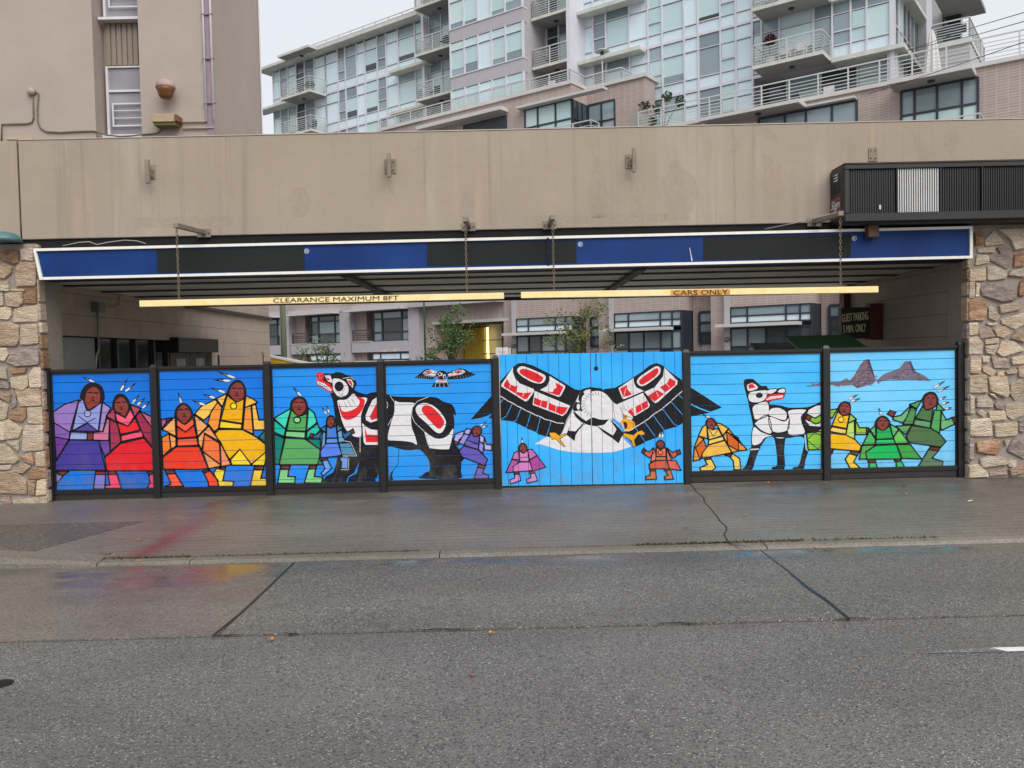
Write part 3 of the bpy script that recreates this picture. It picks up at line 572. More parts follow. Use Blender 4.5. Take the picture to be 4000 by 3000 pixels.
text_mesh('lettering','CLEARANCE MAXIMUM 8FT',quadpx([(1067,1165.2),(1557,1154.2),(1557,1171.6),(1067,1182.6)],YA-.004),M_ink,tb1,bold=.004)
sl_ = quadpx([(2620,1133.2),(2852,1129.4),(2852,1151.6),(2620,1155.2)],YA-.0025); MB().prism(sl_,(0,.002,0)).build('rust_patch',M_barrust,tb2)
text_mesh('lettering','CARS ONLY',quadpx([(2631,1134.5),(2844,1130.5),(2844,1149.5),(2631,1153.5)],YA-.004),M_ink,tb2,bold=.004)
arms = [((797,908),(685,880),'taupe steel arm at the left holding the CLEARANCE bar chain',(544,1186.5),(1968.7,1155),'left chain of the CLEARANCE bar'),
 ((1831,884),(1817,856),'taupe steel arm left of centre holding the CLEARANCE bar chain',(544,1186.5),(1968.7,1155),'right chain of the CLEARANCE bar in front of a dark cover panel'),
 ((2147,877),(2159,848),'taupe steel arm right of centre holding the CARS ONLY bar chain',(2034.8,1152.5),(3432,1130),'left chain of the CARS ONLY bar beside the sign seam'),
 ((3180,866),(3286,833),'taupe steel arm under the reader board holding the CARS ONLY bar chain',(2034.8,1152.5),(3432,1130),'right chain of the CARS ONLY bar below the reader board')]
for pl, tp, lb, l, r, cl in arms:
    top = arm(pl,tp,lb); a, b_ = onY(*l,YA), onY(*r,YA); zt_ = lerp(a,b_,(top.x-a.x)/(b_.x-a.x)).z+.037
    chain(Vector((top.x,YA+.04,top.z)), zt_, 'rusty steel '+cl)
MB().tube([onY(*Z(8,175,592),10.78),onY(*Z(8,400,548),10.6),onY(*Z(8,600,500),10.2),onY(*Z(8,740,462),9.9)],.006,6).build('stay_cable',mat('pale_cable',(180,176,168),.6),None,smooth=True,label='grey stay cable running from the blue sign to the reader board arm',cat='cable')

# ------------------------------------------------------------------ black reader board
YR0 = 10.44
M_blk = mat('black_sign_metal', (25,24,25), .45, var=.15, scale=5); M_blk2 = mat('black_sign_slats', (14,14,15), .4)
M_bwhite = mat('white_sign_slats', (196,196,196), .4, var=.05); M_brown = mat('maker_plate_brown', (122,72,56), .6)
a, b_ = onY(3296,641,YR0), onY(3298,872,YR0); xl, zt_, zb_ = a.x, a.z, b_.z
rb = thing('reader_board', (xl,YR0,zb_), 'black changeable-letter reader board with one white ribbed panel', 'sign')
fl = [(a.x+.03,a.z-.05)]
box('cabinet', M_blk, rb, xl,9.5,YR0+.06,YF-.002,zb_,zt_, bevel=.02)
p0, p1 = onY(3316,655,YR0), onY(3318,852,YR0); L0, L1 = p0.z, p1.z
box('top_frame', M_blk, rb, xl+.01,9.5,YR0,YR0+.06,L0-.02,zt_-.012, bevel=.006); box('bottom_frame', M_blk, rb, xl+.01,9.5,YR0,YR0+.06,zb_+.02,L1+.06, bevel=.006)
box('side_frame', M_blk, rb, xl+.01,onY(3318,700,YR0).x,YR0,YR0+.06,L1+.062,L0-.022, bevel=.006)
def slats(name, xa, xb, mt, y):
    mb = MB(); n = max(int((xb-xa)/.0285),3); s = (xb-xa)/n
    for k in range(n): mb.box(xa+k*s,xa+k*s+s*.55,y+.013,y+.024,L1+.062,L0-.022)
    mb.build(name,mt,rb,kind='stuff')
gx = [onY(*Z(8,x,300),YR0).x for x in (842,1215,1228,1558,1566,1885,1892)]
box('slat_backing', M_blk2, rb, gx[0]-.02,9.45,YR0+.045,YR0+.058,L1+.061,L0-.021)
slats('black_slat_panel',gx[0],gx[1],M_blk2,YR0+.02); slats('white_slat_panel',gx[2],gx[3],M_bwhite,YR0+.012); slats('black_slat_panel',gx[4],gx[5],M_blk2,YR0+.02); slats('black_slat_panel',gx[6],gx[6]+1.1,M_blk2,YR0+.02); slats('black_slat_panel',gx[6]+1.12,gx[6]+2.3,M_blk2,YR0+.02)
for x in (gx[1]+.006,gx[3]+.006,gx[5]+.004): box('divider', M_blk, rb, x-.008,x+.008,YR0+.004,YR0+.044,L1+.062,L0-.022)
box('roof_flashing', mat('rusty_flashing',(70,52,38),.7,var=.3,scale=8,c2=(40,36,34)), rb, xl+.02,9.5,YR0+.02,YF-.01,zt_+.001,zt_+.02)
q = onY(*Z(8,1085,420),YR0); box('white_chip', M_bwhite, rb, q.x-.012,q.x+.012,YR0+.012,YR0+.019,q.z-.025,q.z+.03)
# side of the cabinet: vents and the maker's plate with its white mark
def side(zx, zy): return onX(*Z(8,zx,zy),xl-.001)
q = [side(690,340),side(783,300),side(783,470),side(690,470)]
ys0, ys1 = YF-.02, YR0+.1
zpl = q[0].z
box('maker_plate', M_brown, rb, xl-.004,xl-.001,ys1,ys0,zb_+.10,zb_+.36)
def plate_q(s0,s1,t0,t1): return [Vector((xl-.006,ys0+(ys1-ys0)*s,zb_+.1+.26*t)) for s,t in ((s0,t1),(s1,t1),(s1,t0),(s0,t0))]
q = plate_q(.06,.86,.36,.88); q[0] += Vector((0,-.05,0)); q[1] += Vector((0,-.03,0))
text_mesh('maker_mark','Sign',q,M_letter,rb,off=Vector((0,0,0)),bold=.01); text_mesh('maker_mark','CORP',plate_q(.48,.95,.1,.30),M_letter,rb,off=Vector((0,0,0)))
mb = MB()
for k in range(7):
    for j in (0,1):
        z = zb_+.42+k*.036; y = ys0-.11-j*.12; mb.box(xl-.004,xl-.001,y-.09,y,z,z+.012)
mb.build('vent_slot',M_dark,rb)
mb = MB()
for k in range(3): mb.box(xl-.004,xl-.001,ys0-.26,ys0-.12,zt_-.10-k*.035,zt_-.08-k*.035)
mb.build('small_print',M_letter,rb)

# ------------------------------------------------------------------ guest parking sign, bins, behind the fence
M_gs = mat('guest_sign_black', (30,26,28), .45); M_gy = mat('guest_sign_letters', (224,224,170), .5, var=.02)
YG = 13.6
a, b_ = onY(*Z(8,778,1210),YG), onY(*Z(8,1000,1452),YG)
gs = thing('parking_sign', (a.x,YG,b_.z), 'black and maroon box sign reading GUEST PARKING 5 MIN. ONLY on the right driveway wall', 'sign')
box('sign_face', M_gs, gs, a.x,b_.x,YG,YG+.14,b_.z,a.z); c_ = onY(*Z(8,1098,1452),YG); box('sign_box', MATS['maroon_paint'], gs, b_.x+.003,min(c_.x,XR-.005),YG-.02,YG+.18,b_.z-.02,a.z+.06, bevel=.01)
text_mesh('lettering','GUEST PARKING',quadpx([Z(8,781,1262),Z(8,988,1238),Z(8,988,1304),Z(8,781,1324)],YG),M_gy,gs,off=Vector((0,-.004,0)),bold=.005)
text_mesh('lettering','5 MIN. ONLY',quadpx([Z(8,792,1350),Z(8,970,1334),Z(8,970,1396),Z(8,792,1410)],YG),M_gy,gs,off=Vector((0,-.004,0)),bold=.005)
MB().tube([onY(*Z(8,1690,850),12.0),onY(*Z(8,1692,885),12.0)],[.04,.02],8).build('lamp_bulb',M_galv,None,label='small grey lamp under the canopy at the right wall',cat='lamp')
def dumpster(name, yb, xa, xb, ztop, mt, mt2, label):
    t = thing(name, ((xa+xb)/2,yb,0), label, 'dumpster')
    box('body', mt, t, xa+.05,xb-.05,yb,yb+1.2,.05,ztop-.36)
    mb = MB(); mb.hexa([Vector((xa,yb-.05,ztop-.30)),Vector((xb,yb-.05,ztop-.30)),Vector((xb-.02,yb+.75,ztop-.05)),Vector((xa+.02,yb+.75,ztop-.05)),Vector((xa,yb-.05,ztop-.25)),Vector((xb,yb-.05,ztop-.25)),Vector((xb-.02,yb+.75,ztop)),Vector((xa+.02,yb+.75,ztop))]); mb.build('lid',mt2,t,bevel=.01)
    box('side_pocket', mt, t, xa-.03,xa+.049,yb+.3,yb+.5,.6,.8); box('side_pocket', mt, t, xb-.049,xb+.03,yb+.3,yb+.5,.6,.8)
    for x in (xa+.1,xb-.1): MB().lathe((x,yb+.1,0),[(.03,.0),(.06,.02),(.06,.05)],10).build('caster',M_iron,t)
M_green = mat('dumpster_green', (14,66,40), .45, var=.1); M_navy = mat('dumpster_navy', (28,34,58), .5)
a, b_ = onY(*Z(8,355,1440),12.6), onY(*Z(8,880,1418),12.6)
dumpster('green_dumpster',12.0,a.x,b_.x,(a.z+b_.z)/2+.01,M_green,M_green,'green steel dumpster with sloped lid behind the right fence panels')
a, b_ = onY(*Z(8,65,1495),14.6), onY(*Z(8,340,1485),14.6)
dumpster('navy_dumpster',14.0,a.x,b_.x+.5,a.z+.02,M_navy,M_navy,'dark navy dumpster lid left of the green dumpster')

# ------------------------------------------------------------------ fence
M_fence = mat('black_fence_vinyl', (26,25,26), .42, var=.1, scale=4, rnd=.06); M_fence2 = mat('fence_kickboard', (44,40,39), .5, var=.12, scale=5)
YB0 = 11.0
PO = [(187,1438,203,1957),(602,1424,621.6,1946),(1046.6,1411,1058,1941),(1489.4,1401,1498.5,1925),(1937,1387.7,1945.5,1912),(2676,1365,2684.7,1890.7),(3222.6,1350,3226,1876),(3745.8,1333.8,3752.5,1863)]
PL = ['black fence post against the left stone pillar','black fence post between the purple dancer panel and the orange dancer panel','black fence post between the yellow dancer and the green dancer','black fence post crossing the painted bear','black fence post at the left of the painted eagle gate','black fence post at the right of the painted eagle gate','black fence post beside the hind leg of the painted wolf','black fence post against the right stone pillar']
PX = []
fence_l = thing('mural_fence', onY(1050,1945,11), 'black framed fence left of the gate painted with six dancers and a bear', 'fence')
fence_r = thing('mural_fence', onY(3220,1876,11), 'black framed fence right of the gate painted with a wolf, mountains and four dancers', 'fence')
for k_, ((a,b_,c_,d_), lb) in enumerate(zip(PO,PL)):
    p, q = onY(a,b_,10.94), onY(c_,d_,10.94); x = (onY(a,b_,11).x+onY(c_,d_,11).x)/2; PX.append(x)
    t = fence_l if k_ < 5 else fence_r; zt_ = p.z-.012
    MB().box(x-.0425,x+.0425,10.945,11.035,q.z-.03,zt_-.03).build('post',M_fence,t,bevel=.004,label=lb); pst = LAST[0]
    mb = MB(); mb.hexa([Vector((x+sx*.046,10.99+sy*.049,zt_-.03)) for sx,sy in ((-1,-1),(1,-1),(1,1),(-1,1))]+[Vector((x+sx*.03,10.99+sy*.032,zt_+.012)) for sx,sy in ((-1,-1),(1,-1),(1,1),(-1,1))]); mb.build('post_cap',M_fence,pst)
FR = {1:((0,1375),.36166),2:((550,1375),.36166),3:((1050,1375),.36166),4:((1450,1375),.36166),5:((1850,1375),.3618),6:((2250,1350),.36166),7:((2700,1330),.36166),8:((3150,1300),.42194)}
def fp(f, x, y): (ox,oy), s = FR[f]; return (ox+x*s, oy+y*s)
PAN = {1:(1,(568,245),(1625,215),(608,1485),(1670,1472)),2:(2,(205,210),(1322,182),(245,1458),(1360,1445)),3:(3,(40,180),(1168,150),(72,1418),(1195,1402)),4:(4,(162,150),(1297,118),(185,1385),(1320,1362)),6:(7,(-16,168),(1395,135),(1,1407),(1405,1388)),7:(8,(218,185),(1370,155),(220,1253),(1378,1228))}
PLAB = {1:'fence panel painted with a purple dancer and a red dancer',2:'fence panel painted with an orange dancer and a yellow dancer',3:'fence panel painted with a green dancer, a blue child and the bear head',4:'fence panel painted with the bear hindquarters, a small raven and a lavender dancer',6:'fence panel painted with the wolf and a gold dancer',7:'fence panel painted with mountains and three green and yellow dancers'}
BLUE = {1:((8,98,198),(6,118,222)),2:((14,112,220),(10,122,228)),3:((30,144,240),(20,130,234)),4:((40,156,242),(28,144,238)),5:((56,182,254),(40,164,246)),6:((84,196,254),(58,178,250)),7:((122,206,250),(100,196,248))}
def grime(n, col):   # road splash and dust low on the boards, in speckled drifts
    g = N(n,'ShaderNodeNewGeometry'); s = N(n,'ShaderNodeSeparateXYZ'); n.links.new(g.outputs['Position'], s.inputs[0])
    k = math_(n,'MULTIPLY', val(n, s.outputs[2], .75, .12), val(n, noise(n, pos(n,(1,1,.6)), 5, 6, .72), .46, .7, 0, .5))
    col = mixc(n, k, col, lin((120,112,104)))
    return mixc(n, val(n, noise(n, pos(n,(1.3,1,1)), 1.1, 6, .65), .55, .8, 0, .10), col, lin((150,146,144)))
def bluemat(k):
    c, c2 = BLUE[k]; m, n, b = base('sky_blue_paint_%d'%k); v = pos(n, (1,1,1.8))
    col = mixc(n, val(n, noise(n, v, .9, 5, .6), .34, .64), lin(c), lin(c2)); col = mixc(n, val(n, noise(n, v, 14, 3), .4, .7, 0, .12), col, lin(tuple(min(255,x+25) for x in c)))
    col = grime(n, col)
    setc(n, b, col); b.inputs['Roughness'].default_value = .42; b.inputs['Specular IOR Level'].default_value = .3; bump(n, b, noise(n, pos(n,(2,1,12)), 22, 3), .08, .003); return m
PANW = {}
for k, (f, tl, tr, bl, br) in PAN.items():
    i = {1:0,2:1,3:2,4:3,6:5,7:6}[k]; xl_, xr_ = PX[i]+.043, PX[i+1]-.043
    A, B2, C2, D2 = [onY(*fp(f,*p),YB0) for p in (tl,tr,bl,br)]
    s = ((B2.z-A.z)/(B2.x-A.x)+(D2.z-C2.z)/(D2.x-C2.x))/2; xm = (xl_+xr_)/2
    zt_ = (A.z+B2.z)/2; zb_ = (C2.z+D2.z)/2            # at panel middle
    def RT(x,y,z,xm=xm,s=s): return Vector((x,y,z+s*(x-xm)))
    tp = box('panel', M_dark, fence_l if k < 5 else fence_r, xl_,xr_,YB0+.021,YB0+.03,zb_-.02,zt_+.02,RT,label=PLAB[k])
    bm_ = bluemat(k); cuts = []; z = zt_+.02; first = zt_-.115; edges = [z]
    while first > zb_+.02: edges.append(first); first -= .1377
    edges.append(zb_-.02)
    for j in range(len(edges)-1):
        box('board', bm_, tp, xl_+.002,xr_-.002,YB0,YB0+.02,edges[j+1]+.0028,edges[j]-.0028, RT, bevel=.0015); cuts.append(edges[j+1])
    box('top_rail', M_fence, tp, xl_,xr_,10.962,11.032,zt_+.022,zt_+.062,RT,bevel=.004); box('top_trim', M_fence, tp, xl_,xr_,10.984,YB0+.031,zt_-.004,zt_+.0215,RT)
    box('side_trim', M_fence, tp, xl_,xl_+.022,10.987,YB0-.001,zb_+.001,zt_-.005,RT); box('side_trim', M_fence, tp, xr_-.022,xr_,10.987,YB0-.001,zb_+.001,zt_-.005,RT)
    box('bottom_rail', M_fence, tp, xl_,xr_,10.966,11.032,zb_-.062,zb_+.0,RT,bevel=.004); box('kick_board', M_fence2, tp, xl_,xr_,10.985,11.02,zb_-.142,zb_-.063,RT)
    PANW[k] = dict(obj=tp,xl=xl_+.022,xr=xr_-.022,xm=xm,s=s,zt=zt_-.004,zb=zb_,cuts=cuts,Y=YB0,vert=[])
# gate: two leaves of upright boards
YGT = 10.975
g0, g1 = onY(*fp(5,280,30),YGT), onY(*fp(6,1140,62),YGT); h0, h1 = onY(*fp(5,305,1443),YGT), onY(*fp(6,1160,1487),YGT)
gx0, gx1 = PX[4]+.05, PX[5]-.05
sg_ = (g1.z-g0.z)/(g1.x-g0.x)*.6+(h1.z-h0.z)/(h1.x-h0.x)*.4; xm = (gx0+gx1)/2; gzt = (g0.z+g1.z)/2; gzb = (h0.z+h1.z)/2
def GRT(x,y,z,xm=xm,s=sg_): return Vector((x,y,z+s*(x-xm)))
vx = [onY(*fp(5,x,60),YGT).x for x in (345,457,570,687,803,918,1033,1148,1260)]+[onY(*fp(6,x,100),YGT).x for x in (268,383,497,610,725,840,950,1065)]
seam = vx[8]; bm_ = bluemat(5); M_gback = M_dark
leaf_l = thing('gate_leaf', ((gx0+seam)/2,YGT,gzb), 'left leaf of the blue gate with the eagle left wing and a pink dancer', 'gate', 'painted gate leaves')
leaf_r = thing('gate_leaf', ((seam+gx1)/2,YGT,gzb), 'right leaf of the blue gate with the eagle head, right wing and an orange dancer', 'gate', 'painted gate leaves')
ed = [gx0]+vx+[gx1]
for j in range(len(ed)-1):
    lf = leaf_l if ed[j] < seam-.01 else leaf_r; g = .0022; ga = .005 if abs(ed[j]-seam)<.001 else g; gb = .005 if abs(ed[j+1]-seam)<.001 else g
    box('board', bm_, lf, ed[j]+ga,ed[j+1]-gb,YGT,YGT+.02,gzb,gzt,GRT,bevel=.0015)
for lf,a,b_ in ((leaf_l,gx0,seam-.004),(leaf_r,seam+.004,gx1)):
    box('backing', M_dark, lf, a,b_,YGT+.021,YGT+.026,gzb+.01,gzt-.01,GRT)
    for zz in (gzb+.15,gzt-.25): box('gate_rail', M_fence, lf, a,b_,YGT+.027,YGT+.065,zz,zz+.09,GRT)
PANW[51] = dict(obj=leaf_l,xl=gx0,xr=seam-.005,xm=xm,s=sg_,zt=gzt,zb=gzb,cuts=[],Y=YGT,vert=vx)
PANW[52] = dict(obj=leaf_r,xl=seam+.005,xr=gx1,xm=xm,s=sg_,zt=gzt,zb=gzb,cuts=[],Y=YGT,vert=vx)
P, Q = onY(*fp(6,215,85),YGT), onY(*fp(6,217,245),YGT)
lt = MB(); lt.tube([Vector((P.x,YGT-.006,P.z)),Vector((Q.x,YGT-.006,Q.z+.01))],.0045,6); lt.lathe((Q.x,YGT-.012,Q.z),[(.02,.012),(.032,.004),(.008,-.012)],5,'y'); lt.build('latch_cord',M_fence,leaf_r,label='dark hanging latch cord with a star knob')
# ------------------------------------------------------------------ the mural: thin coats of paint laid on the boards, broken at every board joint
m_, n_, b_ = base('mural_paint'); at = N(n_,'ShaderNodeAttribute'); at.attribute_name = 'Col'
f_ = val(n_, noise(n_, pos(n_,(1,1,2)), 9, 4, .6), .3, .7, .88, 1.05); cc_ = N(n_,'ShaderNodeCombineColor'); [n_.links.new(f_, cc_.inputs[i]) for i in range(3)]
setc(n_, b_, grime(n_, mixc(n_, 1., at.outputs['Color'], cc_.outputs[0], 'MULTIPLY'))); b_.inputs['Roughness'].default_value = .45; b_.inputs['Specular IOR Level'].default_value = .25; M_paint = m_
BK = (24,21,22); WH = (226,225,228); SK = (138,58,50); BR_ = (128,48,34); RD = (224,36,44)
def flat(s): a = list(map(float,s.split())); return [(a[i],a[i+1]) for i in range(0,len(a),2)]
def smooth(p, n=4):
    out = []; L = len(p)
    for i in range(L):
        a,b,c,d = p[i-1],p[i],p[(i+1)%L],p[(i+2)%L]
        for k in range(n):
            t = k/n; out.append(tuple(.5*((2*b[j])+(-a[j]+c[j])*t+(2*a[j]-5*b[j]+4*c[j]-d[j])*t*t+(-a[j]+3*b[j]-3*c[j]+d[j])*t**3) for j in (0,1)))
    return out
class Art:
    def __init__(s, f, name, label, pans, lift=0): s.lift = lift; s.f = f; s.name = name; s.label = label; s.pans = pans; s.sh = []; s.pend = []; s.base = []; s.ow = 10; s.und = True
    def add(s, polys, col):
        xs = [p[0] for q in polys for p in q]; ys = [p[1] for q in polys for p in q]; bb = (min(xs),min(ys),max(xs),max(ys)); ly = 1
        for (_,_,b,l) in s.sh:
            if b[0] < bb[2] and bb[0] < b[2] and b[1] < bb[3] and bb[1] < b[3]: ly = max(ly,l+1)
        s.sh.append((polys,col,bb,ly))
    def f_(s, col, pts, o=None, sm=0):
        p = flat(pts) if isinstance(pts,str) else pts
        if sm: p = smooth(p)
        o = s.ow if o is None else o
        if o and s.und: s.base.append((p,o*1.9))
        s.add([p],col)
        if o: s.pend.append((p,o*1.25))
        return s
    def ink(s):
        for p,o in s.pend: s.line(p,o,BK,True)
        s.pend = []; return s
    def line(s, pts, w, col=BK, closed=False):
        p = flat(pts) if isinstance(pts,str) else list(pts); n = len(p); qs = []
        for i in range(n if closed else n-1):
            a, b = p[i], p[(i+1)%n]; dx, dy = b[0]-a[0], b[1]-a[1]; L = math.hypot(dx,dy) or 1; ux, uy = dx/L*w*.42, dy/L*w*.42; nx, ny = -dy/L*w/2, dx/L*w/2
            qs.append([(a[0]-ux+nx,a[1]-uy+ny),(a[0]-ux-nx,a[1]-uy-ny),(b[0]+ux-nx,b[1]+uy-ny),(b[0]+ux+nx,b[1]+uy+ny)])
        s.add(qs,col); return s
    def ell(s, col, cx, cy, rx, ry, rot=0, o=0, n=18):
        c, d = math.cos(rot), math.sin(rot); p = []
        for k in range(n):
            t = 2*math.pi*k/n; x, y = rx*math.cos(t), ry*math.sin(t); p.append((cx+x*c-y*d,cy+x*d+y*c))
        s.add([p],col)
        if o: s.line(p,o,BK,True)
        return s
    def feather(s, tx, ty, bx, by, w=13):
        dx, dy = bx-tx, by-ty; L = math.hypot(dx,dy); ux, uy = dx/L, dy/L; nx, ny = -uy*w, ux*w
        P = lambda t,k: (tx+dx*t+nx*k, ty+dy*t+ny*k)
        s.add([[P(0,0),P(.25,.55),P(.55,1),P(.9,.9),P(1,0),P(.9,-.9),P(.55,-1),P(.25,-.55)]],BK)
        s.add([[P(.52,0),P(.62,.75),P(.88,.68),P(.97,0),P(.88,-.68),P(.62,-.75)]],WH)
        s.add([[P(.34,-.12),P(.40,.25),P(.44,-.1)],[P(.44,.1),P(.5,.5),P(.53,.1)]],WH); return s
    def head(s, hood, skin, cx, cy, r, tilt=0):
        s.ink(); s.add([smooth(flat(hood))],BK); sk = flat(skin); mx = sum(p[0] for p in sk)/len(sk); my = sum(p[1] for p in sk)/len(sk)+r*.08; s.add([smooth([(mx+(x-mx)*.86,my+(y-my)*.9) for x,y in sk],3)],SK)
        c, d = math.cos(tilt), math.sin(tilt); T = lambda x,y: (cx+(x*c-y*d)*r, cy+(x*d+y*c)*r)
        for sx in (-1,1):
            s.line([T(sx*.18,-.38),T(sx*.42,-.46),T(sx*.66,-.36)],r*.15,(62,20,20))
            s.add([[T(sx*.22,-.1),T(sx*.42,-.24),T(sx*.64,-.1),T(sx*.42,0)]],(196,170,160)); s.add([[T(sx*.32,-.2),T(sx*.52,-.2),T(sx*.55,-.02),T(sx*.34,-.0)]],BK)
        s.line([T(-.08,.12),T(-.1,.3),T(.1,.3),T(.1,.14)],r*.1,(84,28,26)); s.line([T(-.22,.62),T(0,.52),T(.22,.62)],r*.16,(70,20,24)); return s
    def build(s):
        s.ink(); top = s.sh; s.sh = []
        for p,o in s.base: s.line(p,o,BK,True)
        s.sh = [(q,c,b,1) for q,c,b,l in s.sh]+[(q,c,b,l+1) for q,c,b,l in top]
        for k in s.pans:
            W = PANW[k]; bm = bmesh.new(); lay = bm.loops.layers.float_color.new('Col')
            for polys, col, bb, ly in s.sh:
                cl = lin(col)
                for q in polys:
                    pw = []
                    for x,y in q:
                        px,py = fp(s.f,x,y); p = onY(px,py,W['Y']); p.y -= .0006+(ly+s.lift)*.00022; pw.append(p)
                    tr = tessellate_polygon([[Vector((p.x,p.z,0)) for p in pw]]) if len(pw) > 3 else [(0,1,2)]
                    vs = [bm.verts.new(p) for p in pw]
                    for t in tr:
                        try: fc = bm.faces.new([vs[i] for i in t])
                        except ValueError: continue
                        for lp in fc.loops: lp[lay] = cl
            def cut(co, no, clear):
                g = bm.verts[:]+bm.edges[:]+bm.faces[:]; bmesh.ops.bisect_plane(bm, geom=g, plane_co=co, plane_no=no, clear_outer=clear, dist=1e-6)
            sl = W['s']; xm = W['xm']; up = Vector((-sl,0,1)).normalized()
            cut((W['xr']-.001,0,0),(1,0,0),True); cut((W['xl']+.001,0,0),(-1,0,0),True); cut((xm,0,W['zt']-.001),up,True); cut((xm,0,W['zb']+.002),-up,True)
            if not bm.faces: bm.free(); continue
            g = .0032
            for z in W['cuts']:
                if not (W['zb'] < z < W['zt']): continue
                cut((xm,0,z+g),up,False); cut((xm,0,z-g),up,False)
                bmesh.ops.delete(bm, geom=[f for f in bm.faces if abs((f.calc_center_median()-Vector((xm,0,z))).dot(up)) < g*.9], context='FACES')
            for x in W['vert']:
                gg = .0026
                if not (W['xl']+.01 < x < W['xr']-.01): continue
                cut((x+gg,0,0),(1,0,0),False); cut((x-gg,0,0),(1,0,0),False)
                bmesh.ops.delete(bm, geom=[f for f in bm.faces if abs(f.calc_center_median().x-x) < gg*.9], context='FACES')
            if not bm.faces: bm.free(); continue
            for f in bm.faces:
                f.normal_update()
                if f.normal.y > 0: f.normal_flip()
            c = Vector((sum(v.co.x for v in bm.verts)/len(bm.verts), W['Y'], sum(v.co.z for v in bm.verts)/len(bm.verts)))
            for v in bm.verts: v.co -= c
            me = bpy.data.meshes.new(s.name); bm.to_mesh(me); bm.free(); me.materials.append(M_paint)
            o = bpy.data.objects.new(s.name, me); link(o, W['obj'], c); o['label'] = s.label

# --- panel 1
a = Art(1,'painted_dancer','painted purple dancer with one feather',[1])
for c,p in [((150,118,190),'575 650 700 565 850 520 755 865 585 765'),((132,92,172),'585 765 755 865 745 945 590 915'),((108,60,150),'590 918 740 945 610 1165'),((142,152,214),'905 505 850 540 780 855 1060 860 1100 545 1050 570 950 640'),((80,66,150),'950 770 1050 850 1040 858 790 852'),((160,132,200),'1110 545 1195 605 1150 690 1110 860 1070 855'),((150,165,220),'765 865 945 872 938 948 750 945'),(BR_,'948 872 1010 870 1005 950 938 950'),((70,58,150),'755 950 1065 958 1140 1275 600 1275 600 1190'),((110,72,160),'1065 958 1180 955 1190 1080 1135 1130'),(BR_,'610 1290 740 1290 680 1335'),((140,130,200),'605 1310 680 1338 610 1425'),(BR_,'1035 1290 1140 1290 1140 1325 1030 1325'),((130,122,200),'1030 1325 1140 1325 1130 1478 1012 1478')]: a.f_(c,p)
a.ink().line('850 690 1050 850',9).line('1030 712 790 845',9).ell((160,176,226),947,665,36,33,0,9)
a.head('862 495 890 400 950 340 1020 330 1090 360 1125 430 1130 510 1100 545 950 640 895 520','915 480 930 420 980 375 1040 368 1085 410 1098 470 1080 560 1010 600 955 630 925 580 908 530',1005,475,82,.08).feather(882,265,1028,330).build()
a = Art(1,'painted_dancer','painted red dancer with five feathers',[1],10)
for c,p in [((204,112,150),'1010 870 1115 860 1160 715 1185 730 1175 955 1005 950'),((172,60,90),'1230 605 1150 690 1250 750 1240 640'),((184,70,100),'1410 570 1520 610 1455 700'),((244,94,124),'1245 655 1355 710 1410 615 1450 700 1385 800 1265 745'),((230,38,46),'1270 765 1385 800 1460 715 1515 840 1305 890'),((246,82,114),'1310 905 1530 850 1550 915 1315 965'),((160,50,80),'1185 730 1265 760 1310 970 1195 1070'),((156,46,76),'1480 680 1515 650 1645 820 1655 1035 1550 900 1470 700'),((194,92,140),'1515 640 1640 700 1645 820'),((224,30,40),'1310 985 1555 930 1665 1060 1665 1280 1155 1280 1135 1140'),(BR_,'1170 1290 1250 1290 1255 1320 1170 1320'),((244,72,110),'1170 1322 1265 1320 1310 1470 1135 1472 1138 1440 1190 1435'),(BR_,'1590 1295 1665 1295 1610 1325'),((244,72,110),'1610 1335 1668 1310 1668 1470 1595 1467 1625 1410')]: a.f_(c,p)
a.head('1213 600 1220 530 1250 470 1300 448 1350 465 1395 520 1410 590 1400 640 1350 700 1250 650','1228 580 1245 520 1300 475 1350 495 1390 560 1395 610 1355 700 1300 665 1245 640',1312,575,74,-.1)
for t in [(1382,282,1300,425),(1478,325,1345,435),(1510,455,1425,560),(1575,487,1480,578),(1625,530,1535,610)]: a.feather(*t)
a.build()
# --- panel 2
a = Art(2,'painted_dancer','painted orange dancer with one feather',[2],10)
for c,p in [((190,92,150),'220 728 275 725 275 760 228 825'),(BR_,'275 720 335 712 278 758'),((240,172,98),'235 835 370 700 380 910'),((244,166,92),'580 680 725 795 615 910'),((240,126,44),'228 925 305 885 325 1045 238 1125'),((244,160,84),'310 890 380 925 380 1015 330 1050'),((244,92,62),'390 720 475 785 560 705 580 780 485 865 390 795'),((236,56,32),'392 810 485 865 575 795 605 915 395 930'),((246,96,62),'398 940 605 928 620 1005 395 1015'),((244,156,98),'620 920 735 800 850 965 690 875 660 1050 625 990'),((244,116,54),'690 885 850 985 862 1215 670 1070'),((244,160,92),'675 1080 862 1220 860 1232 735 1258'),((238,146,104),'860 975 975 1215 870 1235'),((234,58,32),'385 1025 630 1020 725 1255 600 1268 245 1262 238 1140'),(BR_,'265 1278 360 1275 375 1310 280 1315'),((246,92,54),'285 1318 375 1312 460 1448 262 1452 325 1430 320 1400'),(BR_,'665 1285 740 1272 745 1285 680 1305'),((240,78,44),'685 1308 750 1285 830 1385 838 1448 735 1450 730 1400')]: a.f_(c,p)
a.head('368 705 375 620 410 570 465 550 520 575 560 640 568 705 475 785','385 660 400 610 455 560 510 585 550 650 550 700 475 780 392 710',468,650,78,-.08).feather(403,428,440,555).build()
a = Art(2,'painted_dancer','painted yellow dancer with five feathers',[2])
